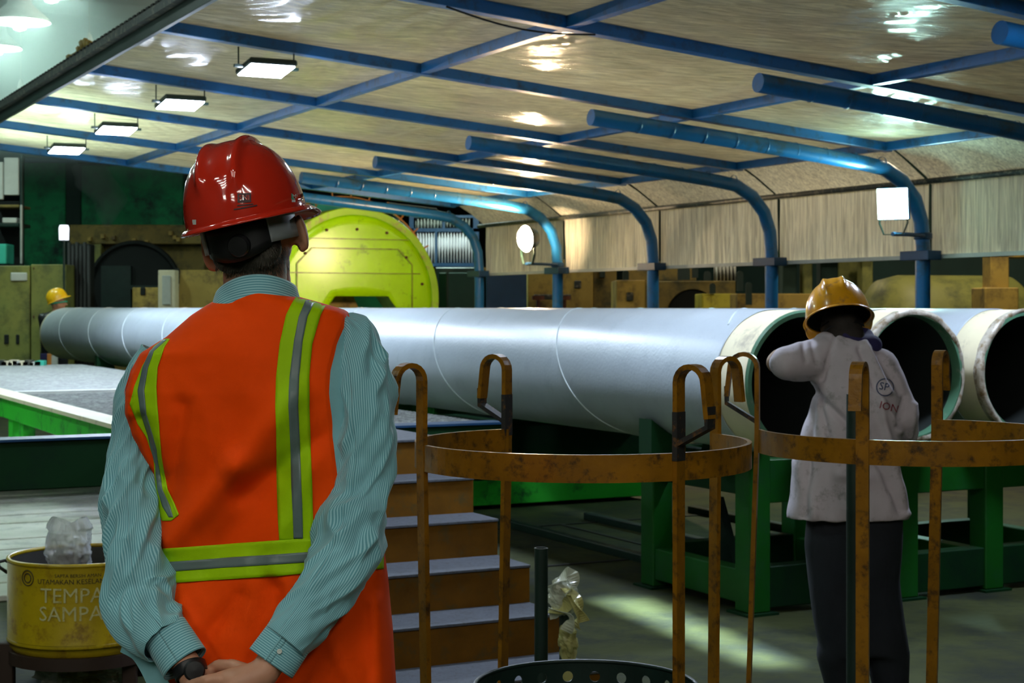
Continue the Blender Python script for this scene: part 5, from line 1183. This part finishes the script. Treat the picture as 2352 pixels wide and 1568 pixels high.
union('trousers', [loftpart(rows, 6.24, .12)], [('c', at(1925, 1500, 6.23), at(1945, 1625, 6.25), .085, .062), ('c', at(2040, 1500, 6.23), at(2050, 1625, 6.25), .085, .062)], 'trousers', wk, .012, 5, lambda p: .004 * noise.noise(Vector((p.x * 9, 0, p.z * 5))))
for px in (1945, 2050):
    xx = at(px, 0, 6.25).x; g = MB(); g.grid(lambda s, t: Vector((xx + .045 * math.cos(2 * PI * s) * interp([(0, 1), (.4, 1), (.7, .8), (1, .7)], t)[0], 6.29 + .13 * math.sin(2 * PI * s) * interp([(0, 1), (.35, .95), (.6, .55), (1, .45)], t)[0] - .05 * sm(.3, .8, t), .0 + .12 * t)), 20, 8); build('boot', g, 'boots', wk, smooth=True, solid=.004)

# ------------------------------------------------------------------ far worker at the other end of the pipe
YF = 23.3
fw = thing('person', Vector((at(125, 0, YF).x, YF, 0)), 'person in bright yellow hard hat standing behind the far pipe end, face turned right', 'person')
Mf = frame(at(133, 693, YF), yaw=80, pitch=8, roll=0); Rf = Mf.to_3x3()
def f_(x, y, z): return Mf @ Vector((x, y, z))
fp = [('e', f_(0, 0, -.03), (.076, .098, .11), Rf), ('c', f_(0, .05, -.09), f_(0, .065, -.11), .04, .03), ('c', f_(0, .1, -.03), f_(0, .118, -.06), .01, .014), ('e', f_(-.08, 0, -.04), (.008, .017, .03), Rf), ('e', f_(.08, 0, -.04), (.008, .017, .03), Rf),
      ('c', f_(0, -.02, -.08), at(122, 735, YF), .055, .06), ('c', at(122, 745, YF), at(122, 860, YF), .12, .11)]
xx = at(125, 0, YF).x
for dx in (-.1, .1): fp += [('c', Vector((xx + dx, YF, .85)), Vector((xx + dx, YF, .07)), .07, .04), ('c', Vector((xx + dx * 1.6, YF - .02, 1.38)), Vector((xx + dx * 2.2 + .12, YF - .12, 1.12)), .045, .035), ('c', Vector((xx + dx * 2.2 + .12, YF - .12, 1.12)), Vector((xx + dx + .3, YF - .3, 1.2)), .034, .027)]
blob('body', fp, 'skin', fw, vox=.010, smooth=3)
helmet(fw, frame(at(133, 689, YF), yaw=80, pitch=24, roll=0), 'helmet_bright', a=.122, b=.148, H=.165)
g = MB(); g.tube([f_(.1 * math.cos(q * PI / 12), .125 * math.sin(q * PI / 12), -.012) for q in range(24)], .012, 6, closed=True); build('goggle_strap', g, 'teal', fw)
blob('jacket', [('c', at(118, 742, YF), at(122, 870, YF), .17, .15), ('c', Vector((xx - .16, YF - .02, 1.40)), Vector((xx - .10, YF - .12, 1.12)), .07, .05), ('c', Vector((xx + .16, YF - .02, 1.40)), Vector((xx + .34, YF - .12, 1.12)), .07, .05)], 'strap_black', fw, vox=.014)
for (p0, p1, m) in (((92, 812), (108, 826), 'navy'), ((108, 812), (118, 840), 'orange_paint'), ((118, 816), (132, 840), 'white_steel')):
    g = MB(); g.pbox(p0[0], p1[0], p0[1], p1[1], YF - .19, .03); build('vest_patch', g, m, fw, bevel=.004)
blob('trousers', [('c', Vector((xx + dx, YF, .9)), Vector((xx + dx, YF, .1)), .10, .07) for dx in (-.1, .1)], 'trousers', fw, vox=.014)
for dx in (-.1, .1):
    g = MB(); g.grid(lambda s, t: Vector((xx + dx + .13 * math.cos(2 * PI * s) * interp([(0, 1), (.4, .95), (.7, .5), (1, .4)], t)[0] + .04, YF + .045 * math.sin(2 * PI * s), .0 + .11 * t)), 16, 6); build('boot', g, 'boots', fw, smooth=True, solid=.004)

# ------------------------------------------------------------------ smoke and haze (real volumes)
def haze(name, lo, hi, dens, col, lab, rot=None, noise_s=None):
    m = bpy.data.materials.new(name); m.use_nodes = True; N = m.node_tree.nodes; L = m.node_tree.links; N.remove(N['Principled BSDF'])
    v = N.new('ShaderNodeVolumeScatter'); v.inputs['Color'].default_value = (*col, 1); v.inputs['Density'].default_value = dens; v.inputs['Anisotropy'].default_value = .3
    L.new(v.outputs[0], N['Material Output'].inputs['Volume']); MATS[name] = m
    g = MB(); g.ubox(lo[0], hi[0], lo[1], hi[1], lo[2], hi[2]); o = build(name, g, name); return tag(o, lab, 'smoke', kind='stuff')
haze('smoke_haze', (3.0, -8.0, 3.58), (36.0, 15.0, 8.15), .05, (.8, 1, .95), 'thin grey-green smoke hanging under the hall roof at upper left')

m = MATS['smoke_haze'].copy(); m.name = 'plume'; MATS['plume'] = m; m.node_tree.nodes['Volume Scatter'].inputs['Density'].default_value = 1.1
g = MB()
def plume(s, t):
    py = lerp(520, 375, t); px = 245 - 25 * t + 14 * math.sin(t * 5); w = lerp(16, 62, t ** .8); a = 2 * PI * s
    k = 1 + .35 * noise.noise(Vector((math.cos(a) * 1.3, math.sin(a) * 1.3, t * 4))); c = at(px, py, 27.0); r = w / F * 27 * k * math.sin(PI * min(1, max(.02, t * .92 + .04))) ** .35
    return c + Vector((math.cos(a) * r, math.sin(a) * r, 0))
g.grid(plume, 32, 24); tag(build('smoke_plume', g, 'plume', smooth=True, weld=True), 'pale smoke plume rising in front of the dark green partition at left', 'smoke', kind='stuff')
